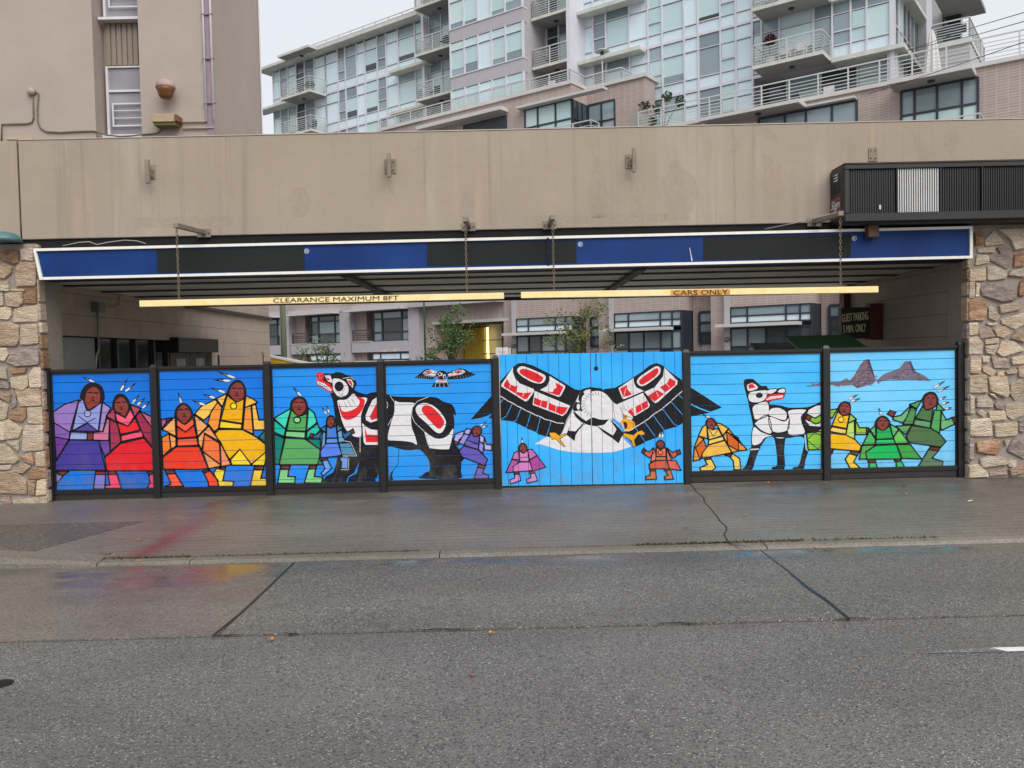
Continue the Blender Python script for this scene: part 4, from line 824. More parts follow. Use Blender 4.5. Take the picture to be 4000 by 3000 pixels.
for c,p in [((22,126,118),'1275 920 1350 838 1355 990'),((244,200,84),'585 670 650 590 800 515 830 540 735 690 680 735'),((244,194,84),'815 505 930 450 880 590'),((244,190,74),'1135 475 1200 500 1260 545 1125 600'),((242,150,54),'830 545 875 600 840 820 795 860 725 770 760 640'),((240,174,14),'935 470 1030 545 1115 505 1095 770 865 735'),((244,210,44),'860 745 1092 780 1085 830 850 820'),((242,150,54),'1125 600 1190 580 1215 885 1105 835'),((244,190,84),'1200 580 1240 565 1275 735 1350 735 1350 840 1220 842'),((240,180,14),'850 835 1100 840 1250 920 1350 1000 1350 1080 1195 1210 1070 1050 960 1160 800 880'),((244,214,44),'970 1165 1072 1050 1190 1210 1185 1220 985 1220'),((244,214,44),'1200 1210 1350 1080 1352 1150 1335 1225 1200 1222'),(BR_,'850 1248 915 1245 908 1275 850 1255'),((244,214,64),'815 1260 908 1275 885 1390 1000 1400 995 1448 835 1450 820 1380 790 1310'),(BR_,'1230 1235 1330 1235 1325 1268 1225 1265'),((244,206,54),'1222 1268 1320 1272 1295 1365 1360 1362 1362 1445 1185 1445')]: a.f_(c,p)
a.ink().ell((244,220,54),1003,583,34,32,0,10)
a.head('928 445 955 370 1000 315 1060 300 1110 335 1140 410 1137 485 1100 508 1030 548 955 480','945 440 965 380 1015 330 1070 320 1110 360 1125 420 1115 500 1035 545 960 475',1040,425,80,.05)
for t in [(818,208,1030,285),(780,300,980,312),(742,383,920,440),(665,455,808,500),(548,520,700,575)]: a.feather(*t,w=15)
a.build()
# --- bear over panels 3 and 4 (frame 3 runs on to the right)
a = Art(3,'painted_bear','painted black and white bear with red snout',[3,4]); a.ow = 0
a.f_(BK,'665 450 690 520 705 620 720 740 735 900 740 1000 738 1140 720 1230 690 1300 620 1340 600 1365 592 1408 1110 1408 1150 1375 1185 1310 1230 1100 1290 1022 1406 1045 1506 1062 1626 1055 1696 1120 1731 1180 1738 1275 1696 1300 1651 1335 1641 1366 2056 1366 2076 1290 2081 1150 2066 1060 1996 960 2006 760 1996 680 2023 680 2006 610 1966 560 1886 535 1806 490 1706 485 1526 485 1341 478 1290 460 1240 440 1170 432 1100 440 1050 455 960 430 925 400 950 340 900 270 830 245 790 225 730 217 690 232 590 235 560 300 600 360 690 430',sm=1)
B_L = (40,145,238)
a.f_(B_L,'978 1180 948 1310 865 1352 850 1408 838 1408 858 1345 925 1305',sm=0)
a.f_(BK,'1296 1388 1316 1300 1346 1275 1331 1340 1346 1380').line('1406 1050 1396 1210 1346 1275',6)
a.f_(WH,'695 290 760 290 830 330 860 390 850 450 800 485 750 480 715 440 695 400 690 330',sm=1).ell(BK,760,372,50,54).line('715 415 760 440 792 478',4,(120,120,124)).line('792 478 800 430 822 390',4,(120,120,124))
a.f_(RD,'510 252 525 222 565 217 592 235 590 290 575 306 525 287',sm=1).line('530 250 552 240 548 285',4,(240,150,150)).line('560 235 575 255 565 285',4,(240,150,150))
a.f_(WH,'600 252 665 248 690 335 640 318').f_(RD,'618 272 658 288 655 310 632 302')
a.f_(RD,'513 298 585 305 660 345 697 395 690 430 660 441 590 397 513 345').f_(WH,'525 312 600 340 672 395 678 415 655 423 600 385 523 340')
for k in range(7): x = 545+k*19; y = 322+k*12.5; a.line([(x,y-3),(x-4,y+36)],4,(90,80,80))
a.line('528 328 600 366 668 410',3,(120,110,110))
a.f_(WH,'838 290 890 295 917 340 907 388 870 350').f_(RD,'852 302 882 306 905 345 898 368 870 338').line('800 285 880 270 922 300',5,WH)
a.f_(WH,'750 520 840 512 912 450 960 490 1062 500 1022 600 995 700 1000 860 985 922 900 900 830 830 790 740 765 640 745 560',sm=1)
a.f_(RD,'757 540 765 620 790 690 835 732 920 714 1000 640 1036 520 950 485 980 530 960 590 880 635 800 640 770 580',sm=1)
for x,y in ((815,545),(855,525),(895,505)): a.line([(x,y),(x+32,y+55)],5,(110,108,112))
a.f_(WH,'1172 484 1120 520 1080 600 1045 690 1050 735 1100 762 1185 735 1185 484').f_(RD,'1185 530 1150 580 1090 700 1110 737 1185 715')
a.f_(WH,'1008 765 1040 800 1100 835 1190 845 1190 1002 1045 1002 1025 970').f_(RD,'1036 805 1060 890 1190 898 1190 975 1050 975 1040 900')
a.line('986 920 986 1080',6,WH)
a.f_(WH,'1361 532 1406 542 1571 552 1546 610 1536 720 1546 820 1576 900 1600 1000 1546 975 1436 960 1346 955 1284 935 1321 760 1356 650',sm=1)
a.line('1721 487 1606 530 1551 600 1541 680 1576 760 1681 860 1716 990 1741 1040',5,WH).line('1311 475 1356 540',5,WH).line('1276 540 1286 570 1278 605',6,WH).line('1286 795 1325 720',5,WH)
a.f_(WH,'1586 620 1616 570 1686 550 1766 575 1846 640 1906 730 1911 790 1876 860 1836 877 1786 850 1706 770 1616 690',sm=1)
a.f_(RD,'1651 615 1676 580 1736 580 1806 630 1886 730 1891 780 1856 825 1816 820 1756 760 1666 660',sm=1)
a.f_(WH,'1686 862 1726 890 1796 930 1866 935 1936 900 1986 830 1991 870 1956 1020 1926 1050 1756 1040 1726 1000 1706 930',sm=1); a.build()
# --- panel 3 dancers
a = Art(3,'painted_dancer','painted green dancer with a turquoise shawl',[3],14)
for c,p in [((62,220,194),'58 715 240 610 180 830'),((62,220,190),'430 610 490 660 520 760 410 850'),((22,190,164),'58 735 180 835 165 910 58 865'),((8,128,110),'60 890 165 930 110 1210 68 1210'),((84,166,90),'245 620 325 695 415 665 400 855 195 845'),((130,206,140),'190 855 395 865 390 930 178 912'),((30,194,164),'415 860 525 775 555 840 510 890 410 930'),((8,124,110),'410 940 555 940 560 1060'),((8,124,110),'545 1150 590 1215 525 1215'),((86,170,94),'180 930 390 940 555 1055 545 1150 525 1215 115 1215'),(BR_,'130 1232 230 1230 220 1262 128 1260'),((130,210,140),'125 1268 215 1270 205 1345 285 1350 280 1416 98 1416'),(BR_,'440 1230 515 1228 510 1258 435 1258'),((130,210,140),'430 1265 505 1262 490 1345 580 1352 570 1414 386 1412')]: a.f_(c,p)
a.ink().ell((140,216,150),307,733,36,33,0,14)
a.head('228 605 240 530 290 485 345 478 400 510 425 580 420 655 325 698 238 625','245 590 255 540 300 500 350 495 395 530 410 590 395 640 325 695 270 645',328,575,76).feather(258,373,355,480).build()
a = Art(3,'painted_dancer','painted small blue child dancer with two feathers',[3],26); a.ow = 8
for c,p in [((60,120,164),'562 830 620 790 610 865'),((70,126,174),'735 785 800 820 740 860'),((56,106,150),'475 905 520 890 575 850 545 940 480 930'),(BR_,'440 915 455 880 485 885 478 925'),((52,102,150),'790 845 820 880 880 850 895 880 820 945 800 920'),(BR_,'880 850 910 830 925 870 895 885'),((92,160,194),'585 865 615 870 610 1000 570 1050'),((100,164,198),'745 865 785 840 825 965 755 980'),((70,124,222),'628 800 670 825 725 795 740 925 625 930'),((92,150,236),'625 935 740 932 748 980 620 985'),((86,130,236),'620 990 750 985 790 1110 720 1125 565 1140 558 1070'),((82,140,180),'760 985 880 980 945 1115 790 1110'),(BR_,'570 1150 635 1145 635 1165 570 1168'),((110,164,240),'580 1175 635 1165 680 1255 590 1335 568 1310 610 1260'),(BR_,'740 1125 780 1120 760 1140'),((110,164,240),'765 1140 815 1125 858 1150 855 1265 785 1262 790 1190')]: a.f_(c,p)
a.ink().line('820 960 885 972 952 1122 800 1120',5,WH).line('820 1120 866 1148 862 1272 782 1270',5,WH)
a.head('618 775 630 705 670 680 710 700 722 775 670 828','630 760 640 715 670 695 705 715 712 760 690 800 668 815 640 795',670,750,44).feather(570,588,628,675,10).feather(622,568,655,660,10).build()
# --- panel 4
a = Art(4,'painted_raven','small painted raven with spread wings',[4]); a.ow = 0; GL = (150,160,170)
for p in ('467 280 580 190 610 180 720 212 720 245 660 297 600 292 540 286','820 225 960 176 1010 185 1060 215 1132 243 1060 272 960 292 830 297','690 322 825 312 852 376 650 378'): a.f_(BK,p)
a.ell(BK,765,250,58,50)
for k in range(7): x = 500+k*26; a.line([(x,262-k*3),(x-12,288)],3,GL); x2 = 1085-k*32; a.line([(x2,245+k*3),(x2+10,276+k*2)],3,GL)
for p in ('555 235 590 195 640 190 715 215 690 258 580 240','830 240 930 190 985 190 1022 218 960 245 835 265','705 303 815 298 822 322 692 326'): a.f_(WH,p)
a.ell(BK,615,214,38,23,.1).ell(WH,615,214,30,17,.1).ell(RD,615,214,24,12,.1).ell(BK,942,209,38,23,-.2).ell(WH,942,209,30,17,-.2).ell(RD,942,209,24,12,-.2)
a.f_(RD,'655 228 705 222 690 240').f_(RD,'848 238 890 222 880 238').line('715 312 808 308',8,RD).line('835 257 960 240',5,RD).line('580 252 680 262',5,WH).line('690 335 830 328',4,WH)
for k in range(4): a.line([(700+k*40,332),(690+k*50,374)],4,WH)
a.ell(WH,745,238,26,20).ell(BK,740,240,14,11).ell(WH,790,262,16,22).ell(BK,792,266,9,14).f_((190,70,120),'690 290 720 262 748 258 740 272'); a.build()
a = Art(4,'painted_dancer','painted lavender dancer behind the bear',[4],16); a.ow = 8
for c,p in [((174,176,236),'995 855 1015 880 950 945 940 975 893 955 910 885'),((170,166,232),'1030 830 1080 835 1060 890 995 880'),(BR_,'893 960 940 975 935 1005 895 990'),((150,142,216),'1000 885 1060 895 1000 1000 945 985 975 930'),((92,82,178),'1085 870 1110 915 1170 890 1160 995 1030 950'),((110,96,192),'1030 950 1160 1000 1155 1050 1005 1005'),((176,172,236),'1175 890 1220 925 1215 985 1170 965'),((150,142,216),'1170 970 1215 990 1205 1095 1160 1050'),((180,186,240),'1225 930 1245 1000 1300 1005 1300 1060 1225 1055 1220 990'),(BR_,'1300 1005 1316 1005 1316 1058 1300 1058'),((96,86,182),'1000 1015 1155 1055 1255 1160 1230 1225 980 1130 950 1065'),(BR_,'1160 1215 1235 1225 1220 1260 1155 1240'),((120,98,188),'1150 1245 1220 1262 1200 1305 1265 1330 1265 1366 1113 1366'),(BR_,'980 1140 1000 1145 980 1170')]: a.f_(c,p)
a.head('1083 870 1090 820 1142 792 1190 820 1198 870 1170 905 1115 918','1092 860 1102 822 1140 802 1180 822 1188 868 1160 895 1115 915',1140,856,46,.1).feather(1250,745,1175,795,10).feather(1270,792,1200,815,10).build()
a = Art(4,'painted_wing_tip','painted black wing tip of the eagle',[4]); a.ow = 0
a.f_(BK,'1072 731 1310 462 1312 662 1250 690 1180 712').f_(BK,'1268 716 1312 658 1312 716').build()
# --- gate
a = Art(5,'painted_eagle','painted diving eagle with red and white wing patterns',[51,52]); a.ow = 0; a.und = False; X6 = 1105.6; Y6 = -69.1
def s6(s): return [(x+X6,y+Y6) for x,y in flat(s)]
SKY = (62,164,244)
a.f_(BK,'270 335 430 160 480 122 540 118 640 145 820 235 1000 345 1090 400 1150 413 1160 480 1110 560 1060 640 1000 740 960 880 930 915 860 932 830 925 785 912 700 890 680 868 575 825 560 815 440 755 420 750 300 735 270 730')
a.f_(BK,s6('300 620 300 470 420 455 560 380 700 290 800 210 870 188 930 210 1000 270 1160 385 1160 830 1100 872 960 910 945 905 880 990 770 1030 742 1036 740 1050 650 1090 600 1060 520 930 620 900 600 780 480 660'))
a.f_(WH,'660 993 790 915 905 925 950 880 1010 720 1060 640 1150 430 1260 460 1450 650 1500 720 1560 800 1640 940 1702 1021 1600 1055 1505 1081 1380 1088 1200 1088 1060 1082 930 1060 820 1025 740 1000')
# crest, collar and head
a.f_(BK,'1150 413 1200 392 1262 379 1382 393 1456 470 1480 560 1440 560 1380 450 1290 430 1220 450 1170 520 1160 580 1175 640 1080 640 1065 590 1100 500',sm=0)
a.f_(WH,'1185 430 1215 408 1265 402 1262 425 1205 470').f_(WH,'1105 520 1140 450 1130 510 1150 545 1105 540').ell(WH,1131,590,18,33)
a.f_(BK,'1072 645 1130 642 1180 690 1260 712 1330 700 1400 705 1472 715 1410 785 1320 802 1240 790 1160 755 1100 700')
a.f_(WH,'1085 640 1150 632 1200 680 1265 712 1215 745 1150 700')
a.f_(WH,s6('60 600 75 540 150 500 250 490 330 530 400 610 480 660 560 710 608 760 600 795 500 805 470 830 410 785 380 790 280 800 180 770 100 710 65 650'),sm=1)
for k in range(14):
    t = 2.0+k*.24; cx, cy = 215+X6, 640+Y6; a.line([(cx+155*math.cos(t),cy+140*math.sin(t)),(cx+118*math.cos(t+.1),cy+104*math.sin(t+.1))],6,(116,116,122))
a.line(s6('395 600 480 655 560 705 608 758'),7,(60,58,60)).line(s6('400 610 405 700 420 780'),6,(116,116,122)).line(s6('480 665 500 740 600 780'),6,(116,116,122)).line(s6('430 720 460 745 520 750'),3,(150,150,156))
a.line('950 880 1010 740 1060 650',6,(116,116,122)).line('1000 740 1070 600 1150 430',4,(110,110,116))
a.f_(BK,'1000 890 1040 800 1030 850 1100 856 1180 770 1215 745 1130 850 1100 900 1090 962').f_(BK,s6('110 835 0 930 100 850'),sm=0)
a.f_(BK,s6('215 858 300 910 400 972 438 905 365 795 430 850 500 930 530 940 490 990 460 1055 390 1000 300 940'))
a.f_(SKY,s6('372 795 410 800 480 850 512 905 440 850')).f_(SKY,s6('500 990 560 1005 610 1060 600 1090 560 1050'))
for p in ('300 350 425 165 425 220 450 290 500 340 650 400 655 425 585 525 560 535 300 372','470 205 490 165 540 155 650 195 760 245 778 285 750 330 700 340 620 320 520 260'): a.f_(WH,p,sm=p.startswith('470'))
a.f_(RD,'325 345 365 295 395 350 455 372 482 362 462 430 540 442 605 438 632 430 575 505 550 512 460 455 330 375').f_(RD,'495 210 515 185 560 183 650 215 740 265 750 290 725 325 690 325 620 300 520 245',sm=1)
a.f_(WH,'820 258 988 365 988 385 942 472 920 486 715 408 790 370 820 310').f_(RD,'885 330 972 375 932 460 905 468 770 425 855 430 870 395 895 388')
a.f_(WH,'660 420 1042 580 1000 660 960 692 638 570 640 540').f_(RD,'655 488 730 522 800 532 788 612 648 560').f_(RD,'812 545 895 585 1020 598 985 660 955 678 805 620')
for x in ((735,520,720,590),(895,585,880,655),(400,345,388,385),(545,435,530,480),(480,365,455,450)): a.line(list(x and [(x[0],x[1]),(x[2],x[3])]),5,WH)
for s_ in ('288 478 325 495','332 502 372 530 420 550','428 555 468 582 515 602','522 606 565 632 620 655','628 658 668 682 720 697','728 702 775 728 840 742','848 746 900 766 970 770'): a.line(s_,9,WH)
for s_ in ('325 500 288 550','420 555 355 690 300 727','512 606 462 735 420 757','620 656 575 800 560 822','722 700 690 830 680 865','838 744 797 880 785 912'): a.line(s_,7,SKY)
def w6(c,s,sm=0): a.f_(c,s6(s),sm=sm)
w6(WH,'458 460 622 348 625 400 650 450 732 490 520 577 500 570'); w6(RD,'474 466 550 425 558 475 600 520 660 502 560 545 510 556')
w6(WH,'658 382 690 335 800 260 860 225 900 232 912 275 880 330 760 420 700 437 665 410',1); w6(RD,'680 382 720 342 840 257 880 245 892 275 860 328 750 405 700 420',1)
w6(WH,'952 235 1097 380 1090 420 880 612 850 622 738 500 850 450 940 330'); w6(RD,'985 400 1012 348 1076 390 1066 430 965 505 905 450'); w6(RD,'772 545 860 490 880 480 952 522 860 597 835 597')
w6(WH,'430 640 722 510 797 640 785 670 640 757 600 752 540 690'); w6(RD,'640 660 770 590 782 660 650 737'); w6(RD,'555 712 608 670 636 742 605 757')
for s_ in ('540 455 515 545','600 690 640 752','700 630 720 700','870 505 890 550','975 410 1010 450'): a.line(s6(s_),5,WH)
for s_ in ('560 425 600 470','580 410 615 440','590 490 610 500','800 480 820 520','840 470 855 500','905 390 930 420','960 350 985 380','520 650 530 700','560 640 570 690','630 600 645 640','680 580 690 620'): a.line(s6(s_),3,(120,120,124))
for s_ in ('1150 490 1100 530 1035 590','1026 602 990 630 940 672','930 682 890 708 835 742','826 748 790 785 742 815','735 822 690 850 635 882'): a.line(s6(s_),9,WH)
for s_ in ('1105 530 1150 570','1025 605 1150 745','935 685 1060 850 1108 868','830 748 945 905','738 822 855 982','640 886 742 1034'): a.line(s6(s_),7,SKY)
a.ell((236,160,34),528+X6,768+Y6,23,20,0,5).ell(BK,528+X6,768+Y6,9,8)
w6((240,168,40),'484 812 570 793 630 830 634 880 600 912 520 912 500 880',1); w6((70,16,24),'500 830 535 820 556 850 552 885 525 908 508 880'); w6(WH,'496 835 510 830 524 905 512 905'); a.line(s6('560 830 600 835 625 850'),4,(160,96,20)); a.line(s6('520 918 575 920 630 885'),8,WH)
GO = (236,168,30)
a.f_(GO,'815 870 880 868 930 905 985 878 1002 892 930 940 987 1018 970 1020 912 962 880 935 850 945 828 912',o=4)
a.f_(GO,s6('500 970 520 943 620 965 660 930 710 913 747 945 730 967 670 960 630 1020 642 1085 615 1097 600 1030 560 1000'),o=4); a.build()
a = Art(5,'painted_dancer','painted pink dancer under the eagle left wing',[51],26); a.ow = 7
for c,p in [((204,112,188),'485 1065 495 1160 415 1155 440 1090'),((194,102,184),'585 1055 630 1050 685 1115 605 1160'),((182,80,162),'415 1160 490 1185 430 1235 425 1295 350 1298'),((172,70,156),'605 1170 685 1120 775 1240 640 1285'),((212,132,198),'495 1070 540 1095 580 1060 600 1180 500 1180'),((208,126,198),'500 1190 605 1185 635 1275 560 1285 430 1292 425 1235'),(BR_,'440 1298 490 1295 490 1318 440 1320'),((212,140,206),'445 1322 495 1318 508 1385 400 1422 393 1380 445 1360'),(BR_,'600 1290 650 1285 660 1308 610 1312'),((212,140,206),'615 1315 662 1308 690 1388 580 1412 572 1375 620 1355')]: a.f_(c,p)
a.ink().line('500 1143 592 1132',6)
a.head('483 1055 490 1005 530 978 570 1000 582 1050 540 1098','494 1045 505 1010 532 992 562 1012 572 1045 540 1092',532,1040,40).feather(522,915,525,982,10).build()
a = Art(6,'painted_dancer','painted orange dancer with raised hands under the eagle right wing',[52],26); a.ow = 8
for c,p in [((214,90,66),'745 1130 790 1150 835 1105 855 1135 795 1210 735 1170'),(BR_,'710 1150 730 1110 755 1130 735 1168'),((210,90,66),'985 1110 1040 1155 1085 1135 1095 1180 1045 1215 1000 1140'),(BR_,'1085 1135 1115 1125 1130 1165 1095 1180'),((228,120,110),'830 1125 860 1130 860 1235 808 1255'),((234,122,120),'975 1110 1030 1240 985 1235'),((230,116,82),'870 1100 910 1125 965 1100 975 1195 865 1195'),((220,110,62),'862 1200 975 1200 975 1235 858 1240'),((214,90,66),'850 1245 975 1238 1005 1325 795 1330 790 1280'),((234,96,82),'985 1240 1080 1245 1130 1345 1010 1328'),(BR_,'800 1335 855 1333 855 1352 800 1355'),((210,114,52),'805 1355 858 1352 868 1440 755 1445 755 1415 800 1400'),(BR_,'950 1335 1005 1328 1010 1345 960 1350'),((210,114,52),'970 1352 1020 1345 1050 1440 960 1445 955 1415 1000 1400')]: a.f_(c,p)
a.ink().ell((230,116,82),910,1155,26,24,0,8)
a.head('862 1080 872 1035 912 1013 950 1035 962 1085 912 1118','872 1070 882 1040 912 1024 942 1042 950 1075 912 1112',912,1062,40).feather(910,895,902,1000,12).feather(940,895,932,1000,12).build()
# --- panel 6
a = Art(7,'painted_wing_tip','painted black wing feathers of the eagle',[6]); a.ow = 0
a.f_(BK,'-20 498 0 510 180 625 332 725 210 769 100 730 -20 672').f_(BK,'-20 690 100 745 205 780 -20 825').build()
a = Art(7,'painted_wolf','painted black and white wolf with red jaws',[6]); a.ow = 0; a.und = False
a.f_(BK,'568 435 655 415 690 435 730 470 760 490 815 492 835 520 930 520 980 508 1017 518 1015 575 985 630 860 655 845 690 900 695 980 705 1060 725 1250 720 1340 690 1410 685 1410 1000 1230 1010 1250 1190 1270 1185 1235 1290 1210 1392 1100 1392 1110 1365 1155 1355 1190 1250 1215 1050 1040 1055 1020 1050 1005 1200 1005 1394 875 1394 880 1365 925 1345 920 1200 890 1040 830 1035 760 1130 725 1200 690 1300 655 1396 548 1394 590 1345 640 1180 670 1000 660 880 630 740 610 640 595 590',sm=1)
for p in ('670 705 820 660 832 800 700 857 670 800','692 885 825 808 870 1000 770 980 700 920','672 932 760 987 880 1030 800 1050 740 1117 655 1119','1052 755 1242 745 1190 820 1200 900 1225 1005 1050 1015 1058 850','842 822 1000 872 1055 832 1040 970 880 985','890 1042 1030 1045 960 1062','1250 987 1370 975 1405 940 1405 987','640 1168 735 1163 725 1182 640 1187','835 530 930 525 890 568 825 580','930 560 960 522 1010 520 1010 565','600 480 670 455 725 515 620 550'): a.f_(WH,p,o=7,sm=1)
a.ink()
a.f_(WH,'835 780 870 735 950 730 1020 770 1030 820 1000 860 850 810',sm=1).f_(WH,'1225 850 1270 750 1350 705 1410 700 1410 930 1280 920').f_(WH,'618 602 640 560 720 545 820 540 822 580 790 640 720 667 650 662 625 640',sm=1).ell(BK,735,592,38,30)
a.f_(RD,'793 628 850 585 1012 570 1005 592 987 632 800 657').f_(WH,'808 637 850 606 992 590 986 615 815 643').f_(RD,'615 480 660 470 700 505 625 522')
for k in range(7): a.line([(840+k*20,612-k*2),(842+k*20,636-k*2)],3,(90,80,80))
a.line('1226 1015 1240 1180 1268 1190',6,WH).line('822 560 812 600',4,(110,110,110)); a.build()
a = Art(7,'painted_dancer','painted gold dancer with an orange cape beside the wolf',[6],14); a.ow = 9
for c,p in [((238,190,78),'165 905 175 1060 80 1030 120 940'),((238,190,78),'270 890 330 905 400 950 340 1025'),((234,150,54),'80 1035 135 1065 45 1155 95 1285 22 1300 35 1150'),((218,100,10),'130 1070 165 1150 120 1220 95 1285 45 1160'),((212,100,10),'380 990 505 1055 515 1190 395 1125'),((236,152,64),'400 955 600 1180 515 1190 505 1050 380 985'),((238,170,80),'400 955 380 990 390 1115 345 1030'),((236,152,64),'395 1130 510 1190 440 1210'),((240,200,94),'170 930 225 965 290 950 330 1030 190 1070'),((244,210,94),'190 1075 340 1035 355 1075 185 1125'),((240,186,74),'185 1130 360 1080 435 1210 120 1270 115 1220'),(BR_,'145 1270 210 1265 215 1280 150 1290'),((244,206,84),'150 1290 215 1280 262 1370 225 1404 105 1405 95 1375 175 1340'),(BR_,'365 1235 435 1220 420 1255'),((244,206,84),'425 1260 445 1220 520 1275 535 1394 465 1394 455 1300')]: a.f_(c,p)
a.ink().line('180 945 240 1035 295 950',7)
a.head('155 905 165 855 212 830 258 858 272 905 225 968','165 890 180 855 212 840 252 870 263 915 225 965 176 930',215,895,46,-.15).feather(112,792,205,835,11).build()
a = Art(7,'painted_cape','painted lime green arm and cape of the yellow dancer',[6],16); a.ow = 9
for c,p in [(BR_,'1232 845 1255 800 1298 820 1275 865'),((130,190,44),'1298 825 1340 840 1410 795 1410 870 1345 900 1280 865'),((140,198,54),'1245 1000 1415 982 1415 1175 1265 1180')]: a.f_(c,p)
a.ink().line('1410 1030 1330 995 1250 1075 1365 1170 1410 1130',8).build()
# --- panel 7 (cloud-like foothills spill onto panel 6)
a = Art(8,'painted_mountains','painted pink and grey pair of mountain peaks',[6,7]); a.ow = 0
a.f_((118,100,116),'0 502 40 486 130 470 220 462 320 448 370 420 400 440 440 400 500 290 545 247 580 243 600 310 630 410 652 430 620 470 470 515 430 485 300 492 220 482 100 492')
a.f_((116,108,128),'650 440 720 380 860 330 910 265 965 260 1000 350 1100 400 1155 447 1030 440 900 440 780 432 660 458')
rr = random.Random(21)
def inm(x,y): return (abs(x-545)+max(0,0) < (y-235)*.62 and 250 < y < 460) or (abs(x-930) < (y-255)*1.05 and 265 < y < 432) or (20 < x < 600 and 455 < y < 488)
n_s = 0
while n_s < 230:
    x, y = rr.uniform(10,1120), rr.uniform(245,488)
    if not inm(x,y): continue
    n_s += 1; L = rr.uniform(14,44); dx = L*rr.uniform(-.8,.2) if x < 560 else L*rr.uniform(-.3,.9); c = rr.choice([(168,118,116),(172,128,120),(100,88,108),(96,120,146),(140,98,104),(196,170,168),(84,68,84),(110,120,140)])
    a.line([(x,y),(x+dx*.5,y+L*.2),(x+dx,y+L*.35)],rr.uniform(4,8),c)
a.f_((70,60,84),'560 250 582 244 602 310 634 412 605 380 585 310').f_((74,66,92),'950 262 967 262 1002 350 1010 370 975 350').build()
a = Art(8,'painted_dancer','painted yellow dancer with lime sleeves',[7],14); a.ow = 8
for c,p in [((150,194,54),'212 717 285 705 235 790 212 770'),((150,198,64),'405 750 460 800 385 835'),((240,188,24),'290 730 335 770 395 760 370 885 235 860'),((240,204,104),'235 870 370 895 362 940 212 910'),((186,214,112),'385 840 440 810 445 985 365 945'),((150,194,44),'455 815 490 880 555 880 550 940 455 940'),(BR_,'555 878 580 885 555 940'),((240,184,18),'212 930 365 945 450 990 505 1050 490 1095 212 1070'),(BR_,'212 1080 250 1080 235 1110'),((240,204,54),'212 1112 238 1108 212 1150'),(BR_,'410 1095 485 1105 470 1135 410 1115'),((240,204,54),'395 1118 465 1138 435 1195 495 1250 405 1254 360 1170')]: a.f_(c,p)
a.ink().ell((244,216,70),320,803,26,24,0,7)
a.head('288 720 300 665 345 632 400 645 412 705 398 750 335 772','300 710 315 665 345 645 395 660 408 710 393 745 335 768',352,700,48,.15).feather(483,568,385,618,10).feather(505,604,405,638,10).build()
a = Art(8,'painted_dancer','painted emerald dancer in the middle',[7],26); a.ow = 8
for c,p in [((90,194,110),'635 860 640 970 590 900'),((90,194,110),'775 845 850 890 800 965'),((80,180,92),'585 910 635 985 635 1030 520 1035'),((76,174,72),'515 1045 640 1040 545 1100 555 1165 490 1168'),((100,198,92),'855 895 945 1020 825 1025 805 970'),((60,160,62),'835 1035 960 1035 1060 1165 885 1160'),((20,174,80),'650 870 710 905 770 865 800 975 645 985'),((40,204,110),'645 990 805 985 820 1025 640 1030'),((8,184,90),'640 1045 830 1035 875 1165 560 1168 548 1105'),(BR_,'570 1180 635 1178 638 1198 575 1198'),((20,194,100),'580 1205 640 1200 655 1252 580 1252'),(BR_,'815 1178 865 1185 830 1195'),((20,194,100),'830 1200 870 1180 908 1245 835 1248')]: a.f_(c,p)
a.head('632 865 645 800 700 764 755 790 775 850 710 910','648 840 660 805 702 778 750 805 762 850 710 906 658 870',705,832,50).feather(668,690,690,760,9).build()
a = Art(8,'painted_dancer','painted dark green dancer with five feathers',[7],14); a.ow = 8
for c,p in [((72,156,82),'955 665 1065 625 1020 700'),((82,166,88),'1215 650 1275 715 1200 720'),((110,180,120),'805 780 875 765 960 680 935 770 890 835 800 800'),(BR_,'750 750 775 720 825 735 800 780'),((76,146,78),'970 690 1015 715 985 845 895 845'),((74,116,62),'1075 680 1105 715 1170 690 1150 820 1010 790'),((96,160,114),'1005 800 1150 825 1140 880 990 850'),((76,166,88),'1185 715 1245 720 1230 930 1150 880'),((110,180,120),'1250 730 1290 805 1345 790 1370 845 1250 900 1240 870'),(BR_,'1345 785 1385 778 1385 842 1365 840'),((86,166,92),'830 865 970 855 915 940'),((76,112,66),'975 860 1150 885 1225 930 1290 1005 1245 1055 950 1015 925 960'),(BR_,'1145 1055 1235 1065 1220 1090 1140 1075'),((92,124,88),'1130 1080 1220 1092 1160 1160 1262 1190 1255 1235 1035 1238')]: a.f_(c,p)
a.head('1068 625 1090 570 1140 545 1190 555 1220 610 1212 672 1105 718','1080 630 1100 585 1150 560 1195 580 1210 630 1190 680 1105 714 1085 665',1148,628,58)
for t in [(1290,440,1175,512),(1335,487,1205,545),(1298,588,1225,620),(1328,640,1250,655),(1352,693,1280,702)]: a.feather(*t,w=11)
a.build()
# ------------------------------------------------------------------ taupe building behind on the left
YL = 18.2; YLB = 22.0
def L1(x, y, dy=0): return onY(*Z(1,x,y),YL+dy)
lb = thing('stucco_building', (-15,YL,0), 'tall taupe stucco building with a recessed window column at the upper left', 'building')
xr = -6.46; xa = L1(735,500).x; xb = L1(1095,500).x
box('wall', M_stucco2, lb, -34,xa,YL,YLB,0,15); box('wall', M_stucco2, lb, xb,xr,YL,YLB,0,15); box('wall', M_stucco2, lb, xa+.001,xb-.001,YL+.5,YLB-.02,0,14.9)
M_wframe2 = mat('white_window_frame', (214,214,218), .45, var=.05)
m_, n_, b_ = base('grey_glass'); setc(n_, b_, mixc(n_, val(n_, noise(n_, pos(n_), .6, 2), .35, .65), lin((120,118,126)), lin((158,154,160)))); b_.inputs['Roughness'].default_value = .12; M_gglass = m_
M_span = mat('spandrel_metal', (142,128,116), .6, var=.06)
